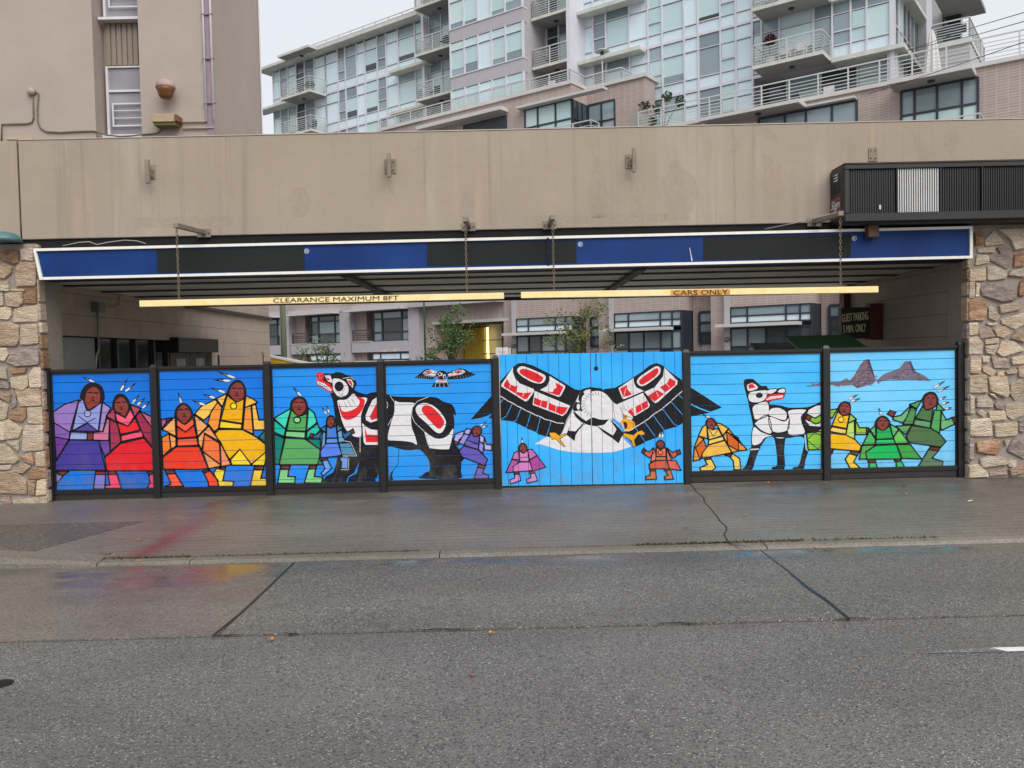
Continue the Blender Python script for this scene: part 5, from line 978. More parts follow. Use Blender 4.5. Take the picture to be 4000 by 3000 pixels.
def lwin(zb_, zt_):
    w_ = box('window', M_gglass, lb, xa+.12,xb-.01,YL+.43,YL+.45,zb_,zt_)
    def fr(x0,x1,z0,z1,y=YL+.38,d=.05): box('window_frame', M_wframe2, w_, x0,x1,y,y+d,z0,z1)
    fr(xa+.07,xa+.12,zb_,zt_); fr(xb-.06,xb-.012,zb_,zt_); h = zt_-zb_
    fr(xa+.125,xb-.062,zb_+h*.635,zb_+h*.665); fr(xa+.125,xb-.062,zb_+.0,zb_+.05); fr(xa+.125,xb-.062,zt_-.03,zt_)
    x0, x1 = xa+.2, xb-.07; z0, z1 = zb_+h*.14, zb_+h*.47
    fr(x0,x1,z1-.03,z1,YL+.35,.03); fr(x0,x1,z0,z0+.03,YL+.35,.03); fr(x0,x0+.03,z0+.031,z1-.031,YL+.35,.03); fr(x1-.03,x1,z0+.031,z1-.031,YL+.35,.03)
    for t in (.36,.68): fr(x0+.031,x1-.031,z0+(z1-z0)*t-.008,z0+(z1-z0)*t+.008,YL+.355,.02)
    box('sill', M_wframe2, w_, xa+.03,xb-.003,YL+.2,YL+.46,zb_-.06,zb_-.003)
zw1, zw0 = L1(950,470).z, L1(950,1035).z; zw2 = L1(930,98).z
lwin(zw0,zw1); lwin(zw2,zw2+1.85); lwin(zw0-2.7,zw0-1.1)
def spandrel(z0,z1):
    sp = box('spandrel_panel', M_span, lb, xa+.05,xb-.003,YL+.44,YL+.47,z0,z1)
    n = 7; s = (xb-xa-.15)/n
    for k in range(n): box('spandrel_rib', M_span, sp, xa+.1+k*s,xa+.1+k*s+s*.72,YL+.405,YL+.438,z0+.02,z1-.005)
spandrel(zw1+.01,zw2-.07); spandrel(zw0-1.09,zw0-.07)
# conduit tray with two white pipes, flood lamps
M_wpipe = mat('white_pipe', (222,218,226), .5, var=.03); M_tray = mat('mauve_tray', (150,130,140), .6)
ct = thing('conduit_tray', L1(1650,960), 'pair of tall white pipes on a mauve backing down the stucco wall', 'pipes')
box('backing', M_tray, ct, L1(1612,400).x,L1(1660,400).x,YL-.03,YL-.002,5.2,13.5)
for x in (1610,1668):
    px_ = L1(x,400).x; MB().tube([(px_,YL-.05,L1(1650,960).z),(px_,YL-.05,13.5)],.022,8).build('pipe',M_wpipe,ct,smooth=True)
zc = L1(1600,965).z; MB().tube([(L1(1440,960).x,YL-.04,zc+.02),(L1(1620,965).x,YL-.04,zc+.02)],.02,6).build('pipe',M_block,ct); MB().tube([(L1(1440,980).x,YL-.04,zc-.12),(L1(1690,985).x,YL-.04,zc-.12)],.02,6).build('pipe',M_block,ct)
for z in range(5): box('pipe_clip', M_tray, ct, L1(1612,400).x-.05,L1(1660,400).x+.08,YL-.075,YL-.031,7.4+z*.95,7.43+z*.95)
MB().tube([(xr+.03,YLB-.04,4.5),(xr+.03,YLB-.04,14.9)],.02,6).build('corner_pipe',M_wpipe,None,label='thin white pipe down the right edge of the taupe building',cat='pipe')
M_lampbody = mat('lamp_taupe', (178,152,146), .6); M_lens = mat('amber_lens', (128,84,44), .35, var=.25, scale=12)
q = L1(1345,720); fl_ = thing('flood_light', (q.x,YL,q.z-.25), 'dome flood light with a rusty amber lens on the taupe wall', 'lamp')
MB().lathe((q.x,YL-.30,q.z-.02),[(.2,0),(.2,.035),(.19,.1),(.15,.15),(.07,.17)],20).build('hood',M_lampbody,fl_,smooth=True)
MB().lathe((q.x,YL-.30,q.z-.035),[(.11,-.2),(.145,-.15),(.17,-.05),(.205,0.01)],20).build('lens',M_lens,fl_,smooth=True)
box('lamp_arm', M_lampbody, fl_, q.x-.05,q.x+.05,YL-.12,YL-.001,q.z+.0,q.z+.1)
q0, q1 = L1(1240,930), L1(1440,1010); bl_ = thing('box_lamp', (q0.x,YL,q1.z), 'rectangular tan box lamp with a mossy underside beside the white pipes', 'lamp')
box('lamp_box', mat('tan_lamp',(180,158,132),.7,var=.1,scale=9,c2=(160,140,112)), bl_, q0.x,q1.x-.06,YL-.34,YL-.02,q1.z+.06,q0.z, bevel=.01); box('lamp_end', M_lens, bl_, q1.x-.058,q1.x,YL-.33,YL-.03,q1.z+.08,q0.z-.02); box('lamp_base', mat('mossy_metal',(104,100,60),.8), bl_, q0.x+.03,q1.x-.05,YL-.3,YL-.05,q1.z,q1.z+.058)
q = L1(255,725); cl_ = thing('conduit_run', (q.x,YL,q.z), 'small round wall fitting with two painted conduits snaking along the taupe wall', 'conduit')
MB().lathe((q.x,YL-.001,q.z),[(.09,0),(.08,-.08),(.04,-.12)],12,'y').build('fitting',M_stucco2,cl_,smooth=True)
def run(pts): MB().tube([L1(x,y)+Vector((0,-.03,0)) for x,y in pts],.017,6).build('conduit',mat('conduit_taupe',(112,104,84),.7),cl_,smooth=True)
run([(265,740),(268,860),(270,930),(255,965),(220,974),(20,980),(18,1110)]); run([(280,725),(308,735),(300,860),(302,960),(325,1010),(370,1038),(480,1044),(600,1036),(740,1032),(780,1042),(830,1062),(950,1075),(1040,1070),(1120,1060),(1240,1048),(1278,1015)])
lt_ = L1(120,1095); box('roof_pipe', mat('tan_pipe',(196,170,140),.6), cl_, L1(60,1090).x,L1(270,1090).x,YL-.08,YL-.04,lt_.z-.02,lt_.z+.02)

# ------------------------------------------------------------------ glass apartment tower
def glass(name, c, c2, rough=.06):
    m, n, b = base(name); oi = N(n,'ShaderNodeObjectInfo'); v = pos(n)
    f = math_(n,'ADD', math_(n,'MULTIPLY', oi.outputs['Random'], .75), math_(n,'MULTIPLY', noise(n, v, .35, 2), .35))
    setc(n, b, mixc(n, val(n, f, .1, .95), lin(c), lin(c2))); b.inputs['Roughness'].default_value = rough; b.inputs['Specular IOR Level'].default_value = .6; return m
G_L = glass('pale_spandrel_glass',(204,223,231),(214,229,237)); G_M = glass('aqua_window_glass',(178,206,208),(200,220,222)); G_D = glass('dark_window_glass',(104,120,128),(156,173,179)); G_DD = glass('deep_window_glass',(38,44,50),(78,90,94))
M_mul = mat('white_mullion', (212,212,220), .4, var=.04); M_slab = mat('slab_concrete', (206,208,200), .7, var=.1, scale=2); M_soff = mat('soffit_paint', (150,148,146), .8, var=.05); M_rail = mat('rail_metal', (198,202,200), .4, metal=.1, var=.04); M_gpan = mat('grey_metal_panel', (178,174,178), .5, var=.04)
M_bar2 = mat('dark_window_frame', (44,50,62), .45, var=.05)
tw = thing('apartment_tower', BW(10,0,0), 'pale glass apartment tower with balconies rising behind the parapet', 'building')
FL = [12.75,15.6,18.45,21.3,24.2,27.1]
def pane(u0,u1,z0,z1,w,mt): return box('window_pane', mt, tw, u0+.03,u1-.03,w-.05,w-.03,z0+.03,z1-.03,BW)
rg = random.Random(4)
def bar(u0,u1,z0,z1,w0,w1,mt=None,name='mullion'): box(name, mt or M_mul, tw, u0,u1,w0,w1,z0,z1,BW)
def curtain(us, w, fl, pat, spand=True):
    us = sorted(us); z0, z1 = fl[0], fl[-1]
    for u in us: bar(u-.045,u+.045,z0,z1,w-.06,w+.06)
    for i in range(len(fl)-1):
        f0, f1 = fl[i], fl[i+1]; sp = f0+.62 if spand else f0+.15; tr = f1-.78
        bar(us[0],us[-1],f0-.09,f0+.06,w-.062,w+.045,name='transom'); bar(us[0],us[-1],sp-.025,sp+.025,w-.062,w+.035,name='transom'); bar(us[0],us[-1],tr-.02,tr+.02,w-.062,w+.035,name='transom')
        for j in range(len(us)-1):
            k = pat[j % len(pat)]
            if isinstance(k,str) and k == 'r': k = rg.choice('LMMD')
            main = {'L':G_L,'M':G_M,'D':G_D,'X':G_DD}[k]; top = main if k != 'M' else rg.choice([G_M,G_D])
            if spand: pane(us[j],us[j+1],f0+.06,sp-.02,w,G_L if k != 'X' else G_DD)
            op = us[j+1]-us[j] < 1.0 and k in 'MD'
            if op:
                pane(us[j],us[j+1],sp+.02,sp+.62,w,main); bar(us[j]+.04,us[j+1]-.04,sp+.60,sp+.66,w-.03,w+.05,name='transom'); pane(us[j]+.03,us[j+1]-.03,sp+.66,tr-.02,w+.03,main)
            elif k in 'MD' and rg.random() < .45:
                cutz = sp+(tr-sp)*rg.uniform(.15,.45); pane(us[j],us[j+1],cutz-.03,tr-.02,w,G_M); pane(us[j],us[j+1],sp+.02,cutz+.03,w,rg.choice([G_D,G_DD]))
            else: pane(us[j],us[j+1],sp+.02,tr-.02,w,main)
            pane(us[j],us[j+1],tr+.02,f1-.09,w,top)
box('core', M_gpan, tw, 18.2,33.9,-9,-.2,0,24.2,BW); box('core', M_gpan, tw, -4.0,18.19,-9,-.2,0,29.5,BW); box('core', M_gpan, tw, -10.4,-4.01,-9,-.2,15.5,29.5,BW); box('core', M_gpan, tw, -10.4,-4.01,-9,-1.4,0,15.49,BW)
S1 = [18.05,19.05,20.61,21.75,22.62,23.85,24.68,25.86,26.65,28.0]
curtain(S1,0,[15.6,18.45,21.3,24.2],['M','M','L','D','M','L','D','D','L'])
curtain([28,29.2,30.3,31.3,32.3,33.2,34.05],0,[15.6,18.45,21.3,24.2],['L','D','X','M','D','M'],False)
for z in (15.6,18.45,21.3):   # left end wall glazing of the corner
    pass
curtain([13.8,14.7,15.7,16.7,17.75],0,[15.6,18.45,21.3,24.2,27.1,29.5],['D','X','M','D'],False)
bar(17.82,18.04,15.6,29.5,-.06,.5,name='column')
# bay with solid grey spandrels
for z in FL[1:]+[29.9]: box('spandrel_panel', M_gpan, tw, 8.47,13.97,2.0,2.42,z-.42,z+.34,BW); bar(8.44,14.0,z+.342,z+.40,1.98,2.47,name='transom')
bu = [8.5,9.72,10.75,11.75,12.82,13.92]
for i in range(1,len(FL)):
    z = FL[i]; zt_ = (FL[i+1] if i+1 < len(FL) else z+2.85)-.42
    for u in bu: bar(u-.05,u+.05,z+.401,zt_,2.3,2.45)
    bar(8.5,13.92,zt_-.5,zt_-.46,2.3,2.44,name='transom')
    for j in range(5):
        k = G_L if j == 2 else G_M; cz = z+.4+(0 if j == 2 else rg.uniform(.1,.55)); pane(bu[j],bu[j+1],cz,zt_-.5,2.4,k); pane(bu[j],bu[j+1],z+.4,cz+.03,2.41,G_D) if j != 2 else None; pane(bu[j],bu[j+1],zt_-.46,zt_,2.4,k)
box('bay_core', M_gpan, tw, 8.5,13.94,-.2,2.29,15.3,29.5,BW)
curtain([5.9,6.6,7.6,8.45],0,[15.6,18.45,21.3,24.2],['M','D','X'],False); bar(5.86,6.1,15.0,24.2,-.06,1.55,name='column')
S5 = [5.85,5.25,4.42,2.93,1.78,.94,-.34,-1.13,-2.35,-3.18,-4.03]
curtain(S5,0.02,[12.9,15.6,18.45,21.3,24.2],['L','M','D','L','M','M','L','M','D','L'])
curtain([-4.03,-4.5,-5.4,-7.06,-7.95],0,[15.6,18.45,21.3],['D','M','D','M'],False)
curtain([-7.95,-8.79,-9.5,-10.52],.05,[15.6,18.45,21.3],['M','M','D'])
curtain([-4.03,-5.4,-7.06,-8.8,-10.52],-1.1,[12.9,15.6],['M','X','D','X'],False)
bar(-10.7,-10.5,12.9,21.3,-.2,.12,M_mul,'column'); bar(-10.75,-10.35,13.1,15.5,-.4,.0,M_mul,'column')
# right flank of the tower
def BR_T(u,w,z): return BW(-10.6-w, u, z)
def flank(us,fl):
    for u in us: box('mullion',M_mul,tw,u-.05,u+.05,.0,.1,fl[0],fl[-1],BR_T)
    for i in range(len(fl)-1):
        box('transom',M_mul,tw,us[0],us[-1],.001,.09,fl[i]+1.0,fl[i]+1.06,BR_T)
        for j in range(len(us)-1): box('window_pane',rg.choice([G_D,G_M,G_DD]),tw,us[j]+.05,us[j+1]-.05,.03,.05,fl[i]+.1,fl[i+1]-.1,BR_T)
flank([-5.4,-4.5,-3.6,-2.7,-1.8,-.9,0],[12.9,15.6,18.45,21.3])
def slab_(u0,u1,w0,w1,z0,z1,name='slab_edge',mt=None): return box(name,mt or M_slab,tw,u0,u1,w0,w1,z0,z1,BW)
for z in (15.5,18.35,21.2): slab_(-11.15,-7.96,-5.2,.35,z-.14,z+.06)
def railing(path, z, h, mt=M_rail, bars=6, par=tw, name='railing'):
    mb = MB(); n = len(path)
    for i in range(n-1):
        a, b_ = Vector((*path[i],0)), Vector((*path[i+1],0)); L = (b_-a).length; d = (b_-a)/L; nrm = Vector((-d.y,d.x,0))
        def seg(z0,z1,t): P = [a-nrm*t,b_-nrm*t,b_+nrm*t,a+nrm*t]; mb.hexa([BW(p.x,p.y,z0) for p in P]+[BW(p.x,p.y,z1) for p in P])
        seg(z+h-.05,z+h,.03)
        for k in range(bars): zz = z+.1+(h-.2)*k/bars; seg(zz,zz+.028,.014)
        m_ = max(int(round(L/1.3)),1)
        for k in range(m_+1): p = a+d*(L*k/m_); mb.box(p.x-.028,p.x+.028,p.y-.028,p.y+.028,z,z+h-.05,BW)
    return mb.build(name,mt,par,kind='stuff') if par is tw else mb.build(name,mt,par)
def balcony(u0,u1,z,w=1.6,light=True,rail=True,w0=.061):
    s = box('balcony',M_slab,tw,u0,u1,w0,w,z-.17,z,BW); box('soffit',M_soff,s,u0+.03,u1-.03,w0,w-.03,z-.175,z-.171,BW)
    if rail: railing([(u1-.06,w0+.02),(u1-.06,w-.06),(u0+.06,w-.06),(u0+.06,w0+.02)],z,1.0,par=s)
    if light:
        c_ = BW((u0+u1)/2,.8,z-.26); MB().lathe(c_,[(.1,0),(.14,.03),(.14,.08)],12).build('ceiling_light',M_bar2,s)
    return s
balcony(27.9,31.15,21.25); balcony(27.9,31.15,18.45); slab_(31.16,35.2,.0,1.0,21.08,21.24); slab_(31.16,35.2,0,1.0,18.28,18.44)
slab_(18.1,35.0,-1,.85,24.22,24.42,'roof_slab'); balcony(27.9,31.4,24.41,1.62,True,False,.86)
box('roof_parapet',M_gpan,tw,18.1,32.5,-1.2,-.35,24.43,25.2,BW); box('roof_parapet',M_gpan,tw,32.6,34.2,-1.2,-.1,24.43,24.9,BW); railing([(18.1,-.5),(32.2,-.5)],25.2,.28,bars=0)
for z in (18.45,21.3,24.3,27.2): balcony(14.66,17.6,z)
for z in (18.45,21.25,24.1): balcony(6.06,8.43,z)
for z in (15.62,18.4,21.2): balcony(-7.92,-4.58,z)
for z in (18.2,21.0): slab_(1.9,5.8,.08,.82,z,z+.2,'eyebrow'); 
for z in (18.22,20.98): slab_(17.4,20.8,.07,.82,z,z+.18,'eyebrow')
# rear wing at the right
slab_(-13.6,-11.85,-6.4,-1.2,15.5,15.7); slab_(-13.6,-11.85,-6.4,-1.2,18.35,18.55,mt=M_soff); railing([(-11.9,-1.26),(-13.54,-1.26),(-13.54,-6.3)],15.7,.9)
box('siding_wall',M_gpan,tw,-13.55,-11.9,-6,-1.35,12.9,15.49,BW); box('column',M_mul,tw,-12.0,-11.8,-1.4,-1.2,12.9,21,BW); box('siding_wall',G_DD,tw,-12.6,-11.2,-6.2,-5.6,15.71,18.34,BW); box('siding_wall',M_gpan,tw,-11.8,-10.71,-6,-5.3,12.9,21,BW)
for k in range(7): box('siding_lap',M_gpan,tw,-13.52,-11.95,-1.349,-1.33,13.0+k*.34,13.3+k*.34,BW)
box('dark_screen',M_bar2,tw,-13.4,-12.2,-1.5,-1.45,16.0,16.4,BW)

# ------------------------------------------------------------------ brick townhouse podium
def brickmat(name,c,c2,mo):
    m, n, b = base(name); g = N(n,'ShaderNodeNewGeometry')
    d1 = N(n,'ShaderNodeVectorMath',operation='DOT_PRODUCT'); d1.inputs[1].default_value = BU; n.links.new(g.outputs['Position'],d1.inputs[0])
    d2 = N(n,'ShaderNodeVectorMath',operation='DOT_PRODUCT'); d2.inputs[1].default_value = BN; n.links.new(g.outputs['Position'],d2.inputs[0])
    s = N(n,'ShaderNodeSeparateXYZ'); n.links.new(g.outputs['Position'],s.inputs[0])
    cb_ = N(n,'ShaderNodeCombineXYZ'); n.links.new(math_(n,'ADD',d1.outputs['Value'],d2.outputs['Value']),cb_.inputs[0]); n.links.new(s.outputs[2],cb_.inputs[1])
    bt = N(n,'ShaderNodeTexBrick'); bt.offset = 0; bt.inputs['Scale'].default_value = 1; bt.inputs['Brick Width'].default_value = .40; bt.inputs['Row Height'].default_value = .115; bt.inputs['Mortar Size'].default_value = .011; bt.inputs['Mortar Smooth'].default_value = .3
    bt.inputs['Color1'].default_value = lin(c); bt.inputs['Color2'].default_value = lin(c2); bt.inputs['Mortar'].default_value = lin(mo); n.links.new(cb_.outputs[0],bt.inputs['Vector'])
    setc(n,b,mixc(n,val(n,noise(n,pos(n),.8,3),.3,.7,0,.2),bt.outputs[0],lin((140,124,118)))); b.inputs['Roughness'].default_value = .85; return m
M_brick = brickmat('taupe_brick',(172,155,150),(163,147,142),(198,185,178))
M_cap = mat('white_coping',(200,198,196),.6,var=.05)
pd = thing('brick_podium', BW(4,3,0), 'taupe brick townhouse row below the glass tower with dark framed windows', 'building')
def pb(name,mt,u0,u1,w0,w1,z0,z1,par=None): return box(name,mt,par or pd,u0,u1,w0,w1,z0,z1,BW)
def dwin(u0,u1,z0,z1,w,cols,rows,mt=None,par=None,fr=.09,open_=None):
    wn = pb('window',M_bar2,u0,u1,w-.06,w-.03,z0,z1,par)
    cs = [u0+(u1-u0)*c for c in cols]; rs = [z0+(z1-z0)*r for r in rows]
    for c in cs: pb('window_frame',M_bar2,c-fr/2,c+fr/2,w-.029,w+.05,z0,z1,wn)
    for r in rs: pb('window_frame',M_bar2,u0,u1,w-.028,w+.04,r-fr/2,r+fr/2,wn)
    for i in range(len(cs)-1):
        for j in range(len(rs)-1): pb('pane',mt[j] if isinstance(mt,list) else (mt or rg.choice([G_D,G_DD,G_D])),cs[i]+fr/2,cs[i+1]-fr/2,w-.028,w-.01,rs[j]+fr/2,rs[j+1]-fr/2,wn)
    return wn
# upper left block with the corner bay
pb('brick_wall',M_brick,8.06,34,.3,3,5.3,16.42); pb('brick_wall',M_brick,4.9,8.059,.3,3,15.62,16.42); pb('brick_wall',M_brick,4.92,8.059,.3,2.7,5.3,15.61)
pb('brick_wall',M_brick,2.75,4.899,.3,1.4,15.62,16.42); pb('brick_wall',M_brick,1.3,3.15,.29,1.4,5.3,15.61); pb('brick_wall',M_brick,3.16,4.91,.29,1.1,5.3,15.61); pb('brick_wall',M_brick,1.3,2.749,.29,1.401,15.612,16.42)
def coping(path,z,t=.2,o=.12):
    for (u0,u1,w0,w1) in path: pb('coping',M_cap,u0,u1,w0,w1,z,z+t)
coping([(4.85,19.6,2.6,3.14),(4.85,5.25,1.2,2.599),(2.6,4.849,1.0,1.54),(1.2,2.599,1.1,1.541),(1.2,1.4,-.0,1.099)],16.421)
railing([(19.4,3.05),(5.0,3.05),(5.0,1.45),(2.7,1.45),(2.7,.3)],16.62,.62,bars=4,par=pd)
dwin(4.92,8.05,12.9,15.61,2.98,[0,.34,.72,1],[0,.62,1],[G_M,G_M]); 
wn = pb('window',G_DD,4.895,4.91,1.45,2.95,12.9,15.6); 
for w_ in (1.45,1.95,2.45,2.92): pb('window_frame',M_bar2,4.85,4.894,w_,w_+.08,12.9,15.6,wn)
pb('window_frame',M_bar2,4.85,4.893,1.53,2.9,14.55,14.63,wn); dwin(3.17,4.84,12.9,15.61,1.38,[0,.5,1],[0,.62,1])
pb('canopy_slab',M_cap,2.7,8.3,3.001,3.5,15.62,15.74) ; pb('canopy_slab',M_cap,9.2,15.7,3.001,3.75,15.72,15.92); pb('recess',M_bar2,9.3,12.6,2.99,3.002,13,15.6)
railing([(5.4,3.9),(3.2,3.9),(3.2,3.1)],13.0,1.0,bars=4,par=pd)
# upper right block
pb('brick_wall',M_brick,-40,1.29,.28,3,5.3,12.98); pb('coping',M_cap,-40,1.28,2.55,3.14,12.981,13.15); railing([(.9,3.03),(-30,3.03)],13.16,.98,bars=5,par=pd); pb('terrace_floor',M_soff,-40,1.28,.0,2.54,12.985,13.0)
pb('terrace_screen',M_soff,.95,1.28,1.2,3.1,13.15,14.2)
for a,b_ in ((-11.55,-14.4),(-5.4,-9.75),(-17.5,-21)):
    wz = sorted((a,b_)); dwin(wz[0],wz[1],9.9,12.6,3.05,[0,.2,.52,.82,1] if b_ != -9.75 else [0,.24,.5,.72,1],[0,.62,1],[G_M,G_D])
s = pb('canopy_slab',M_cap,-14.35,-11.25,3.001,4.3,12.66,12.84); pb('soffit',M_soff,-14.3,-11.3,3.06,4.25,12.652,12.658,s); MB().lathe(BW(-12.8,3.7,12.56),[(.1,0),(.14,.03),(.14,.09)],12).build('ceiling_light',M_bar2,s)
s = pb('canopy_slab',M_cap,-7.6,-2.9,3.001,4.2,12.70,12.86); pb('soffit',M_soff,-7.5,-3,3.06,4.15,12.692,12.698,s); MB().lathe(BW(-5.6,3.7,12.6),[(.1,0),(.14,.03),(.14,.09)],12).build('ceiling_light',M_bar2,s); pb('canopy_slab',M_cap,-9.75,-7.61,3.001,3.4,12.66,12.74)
railing([(-11.2,4.2),(-14.6,4.2),(-14.6,3.1)],9.9,1.0,bars=4,par=pd)
# ground storeys seen under the canopy: brick units
for k,u in enumerate((8.83,2.47,-3.87,-10.2,-16.5)):
    if k < 4: pb('brick_wall',M_brick,u-4.05,u+.001,.2,3.35,3.86,5.29); pb('brick_pier',M_brick,u+.16,u+.95,.2,3.1,0,5.29)
    pb('brick_recess',M_brick,u-5.40,u-4.06,.2,2.2,0,5.29) if k < 4 else None
    pb('grey_pier',M_gpan,u-.145,u+.145,3.1,3.42,0,5.28)
    dwin(u-3.95,u-.16,3.1,3.84,3.36,[0,.13,.3,.78,1],[0,.44,1],[G_L,G_D],fr=.07); dwin(u-3.95,u-.16,.1,2.85,3.36,[0,.13,.3,.55,.78,1],[0,.36,.68,1],fr=.08)
    pb('canopy_slab',M_cap,u-3.55,u+.3,3.43,4.2,2.9,3.05)
    pb('corner_return',M_bar2,u-4.03,u-3.96,2.2,3.4,.1,3.85)
    dwin(u-5.35,u-4.45,2.2,3.75,2.3,[0,1],[0,.33,.66,1],fr=.12); pb('door_panel',M_gpan,u-5.25,u-4.55,2.24,2.26,0,2.19)
    MB().lathe(BW(u,3.45,2.22),[(.06,0),(.13,.04),(.15,.11),(.13,.18),(.06,.22)],14).build('wall_light',mat('sconce',(120,116,112),.4),pd,smooth=True)
# garage entrance
M_lit = mat('yellow_garage_wall',(214,186,70),.6); m_, n_, b_ = base('garage_light_strip'); b_.inputs['Emission Color'].default_value = (1,.78,.25,1); b_.inputs['Emission Strength'].default_value = 2.2; setc(n_,b_,lin((230,200,90))); M_strip = m_
pb('brick_wall',M_brick,9.8,16.1,.2,3.0,3.98,5.29); pb('brick_pier',M_brick,15.26,16.09,.2,2.99,0,3.97); pb('lintel',M_cap,9.38,15.3,3.001,3.12,3.80,3.97); pb('brick_pier',M_brick,9.05,9.38,2.0,3.05,0,5.29)
gr = pb('garage_back',M_dark,9.4,15.25,-3,-2.9,0,3.95); pb('garage_ceiling',M_dark,9.4,15.25,-2.89,2.9,3.8,3.96); pb('garage_side',M_lit,13.4,15.2,.1,.2,0,3.6); pb('light_strip',M_strip,13.25,13.39,.1,.3,0,3.6); pb('garage_side',M_lit,9.41,9.9,.1,.2,0,3.6)
for u in (10.0,11.6,12.9): pb('gate_bar',M_bar2,u,u+.05,.8,.85,0,3.7)
for z in (1.9,2.75): pb('gate_bar',M_bar2,9.9,13.2,.8,.84,z,z+.05)
pb('upper_balcony',M_gpan,9.7,16.6,3.0,3.9,4.9,5.28)
# grey framed units on the left
pb('grey_column',M_gpan,16.11,17.0,2.9,3.5,0,5.29)
for u0,u1,ur in ((17.01,20.4,22.3),(23.35,26.6,28.6),(29.6,32.6,34.2)):
    dwin(u0,u1,2.9,4.78,3.2,[0,.24,.76,1],[0,.3,.76,1] if u0 < 20 else [0,.34,.8,1],fr=.1); pb('grey_band',M_gpan,u0,ur-.1,3.0,3.5,2.2,2.88); pb('sill_cap',M_cap,u1+.05,ur-.1,3.2,3.55,2.881,2.93)
    pb('brick_wall',M_brick,u1+.9,ur,.2,3.0,0,5.29); pb('loggia_recess',M_dark,u1+.01,u1+.89,.5,.6,2.2,4.9); pb('brick_return',M_brick,u1+.88,u1+.95,.6,2.99,2.2,4.9)
    pb('canopy_slab',M_cap,u0-.1,u1+1.7,3.5,4.3,4.86,4.98); pb('grey_parapet',M_gpan,u0-.9,ur,3.0,3.6,4.981,5.29)
    dwin(u0,u1,1.7,2.1,3.35,[0,.25,.78,1],[0,1],G_L,fr=.07); pb('lower_sill',M_cap,u0+.2,u1+1.0,3.4,4.0,1.55,1.64)
    pb('brick_base',M_brick,u0,u1,.2,2.99,0,5.28)
    rp = railing([(u1+1.9,3.3),(u1+.1,3.3)],2.93,.75,M_bar2,4,pd)
    pb('grey_column',M_gpan,ur+.0,ur+1.0,2.9,3.55,0,5.29) if ur < 30 else None
    pb('grey_fill',M_gpan,ur+.0,ur+.99,.2,2.89,0,5.28)
for u in (18.1,19.0): pb('step_light',M_cap,u,u+.25,3.501,3.6,2.2,2.3)

# ------------------------------------------------------------------ furniture on the balconies and terraces
M_char = mat('charcoal_metal',(44,44,48),.5); M_wplast = mat('white_plastic',(214,212,210),.4); M_canvas = mat('white_canvas',(214,212,208),.8,var=.08)
def chair(u,w,z,label,mt,back=1):
    t = thing('patio_chair',BW(u,w,z),label,'chair','chairs on the balconies'); f = lambda n,*a: box(n,mt,t,*a,BW)
    f('seat',u-.24,u+.24,w-.24,w+.24,z+.40,z+.44); f('backrest',u-.24,u+.24,w-back*.26,w-back*.22,z+.45,z+.88)
    for a in (-.2,.2):
        for b_ in (-.2,.2): f('leg',u+a-.02,u+a+.02,w+b_-.02,w+b_+.02,z,z+.4)
    for a in (-.26,.26): f('arm',u+a-.02,u+a+.02,w-.2,w+.2,z+.6,z+.63)
chair(29.9,.9,18.46,'dark slatted chair at the left on the lower left corner balcony',M_char); chair(28.6,.9,18.46,'dark chair at the right on the lower left corner balcony',M_char)
chair(-5.9,.8,15.63,'white chair beside the red potted plant on the right balcony',M_wplast); chair(-6.7,.9,15.63,'white chair right of the red potted plant on the balcony',M_wplast)
chair(7.6,.8,18.46,'dark chair on the balcony beside the brick bay terrace',M_char); chair(16.6,.9,18.46,'dark chair on the balcony above the long brick canopy',M_char); chair(-6.6,1.9,13.01,'dark chair on the terrace under the right balcony',M_char); chair(-8.2,1.9,13.01,'white chair on the terrace near the dark windows',M_wplast); chair(7.0,2.0,16.43,'white chair on the brick bay terrace by the railing',M_wplast)
def bbq(u,w,z,label):
    t = thing('barbecue',BW(u,w,z),label,'barbecue'); 
    for a in (-.2,.2):
        for b_ in (-.15,.15): box('leg',M_char,t,u+a-.02,u+a+.02,w+b_-.02,w+b_+.02,z,z+.5,BW)
    box('firebox',M_char,t,u-.32,u+.32,w-.22,w+.22,z+.5,z+.7,BW,bevel=.03); MB().lathe(BW(u,w,z+.7),[(.32,0),(.3,.1),(.2,.18),(.05,.21)],12).build('lid',M_char,t,smooth=True); box('side_shelf',M_char,t,u+.33,u+.6,w-.18,w+.18,z+.64,z+.67,BW)
bbq(28.7,.9,21.26,'black domed barbecue on the upper left corner balcony'); bbq(15.5,.8,21.31,'grey covered barbecue on the balcony beside the grey bay')
t = thing('patio_heater',BW(4.3,.7,16.62),'slim patio heater with a round top on the brick bay terrace','heater'); q = BW(4.3,.7,16.62)
MB().lathe(q,[(.2,0),(.2,.08),(.05,.12)],12).build('base',M_rail,t); MB().tube([q+Vector((0,0,.1)),q+Vector((0,0,1.75))],.035,8).build('post',M_rail,t); MB().lathe(q+Vector((0,0,1.75)),[(.1,0),(.1,.25)],10).build('burner',M_char,t); MB().lathe(q+Vector((0,0,2.02)),[(.42,0),(.3,.08),(.05,.12)],16).build('reflector',M_rail,t)
q = BW(-12.5,1.6,13.0); t = thing('closed_umbrella',q,'closed white patio umbrella on the right terrace','umbrella')
MB().tube([q,q+Vector((0,0,2.5))],.03,8).build('pole',M_char,t)
mb = MB(); n = 16
for i,(r,h) in enumerate(((.34,.35),(.27,1.0),(.2,1.6),(.12,2.1),(.03,2.42))):
    for j in range(n): a_ = 2*math.pi*j/n; rr_ = r*(1.15 if j%2 else .8); mb.v.append(q+Vector((rr_*math.cos(a_),rr_*math.sin(a_),h)))
for i in range(4):
    for j in range(n): mb.f.append((i*n+j,i*n+(j+1)%n,(i+1)*n+(j+1)%n,(i+1)*n+j)); mb.mi.append(0)
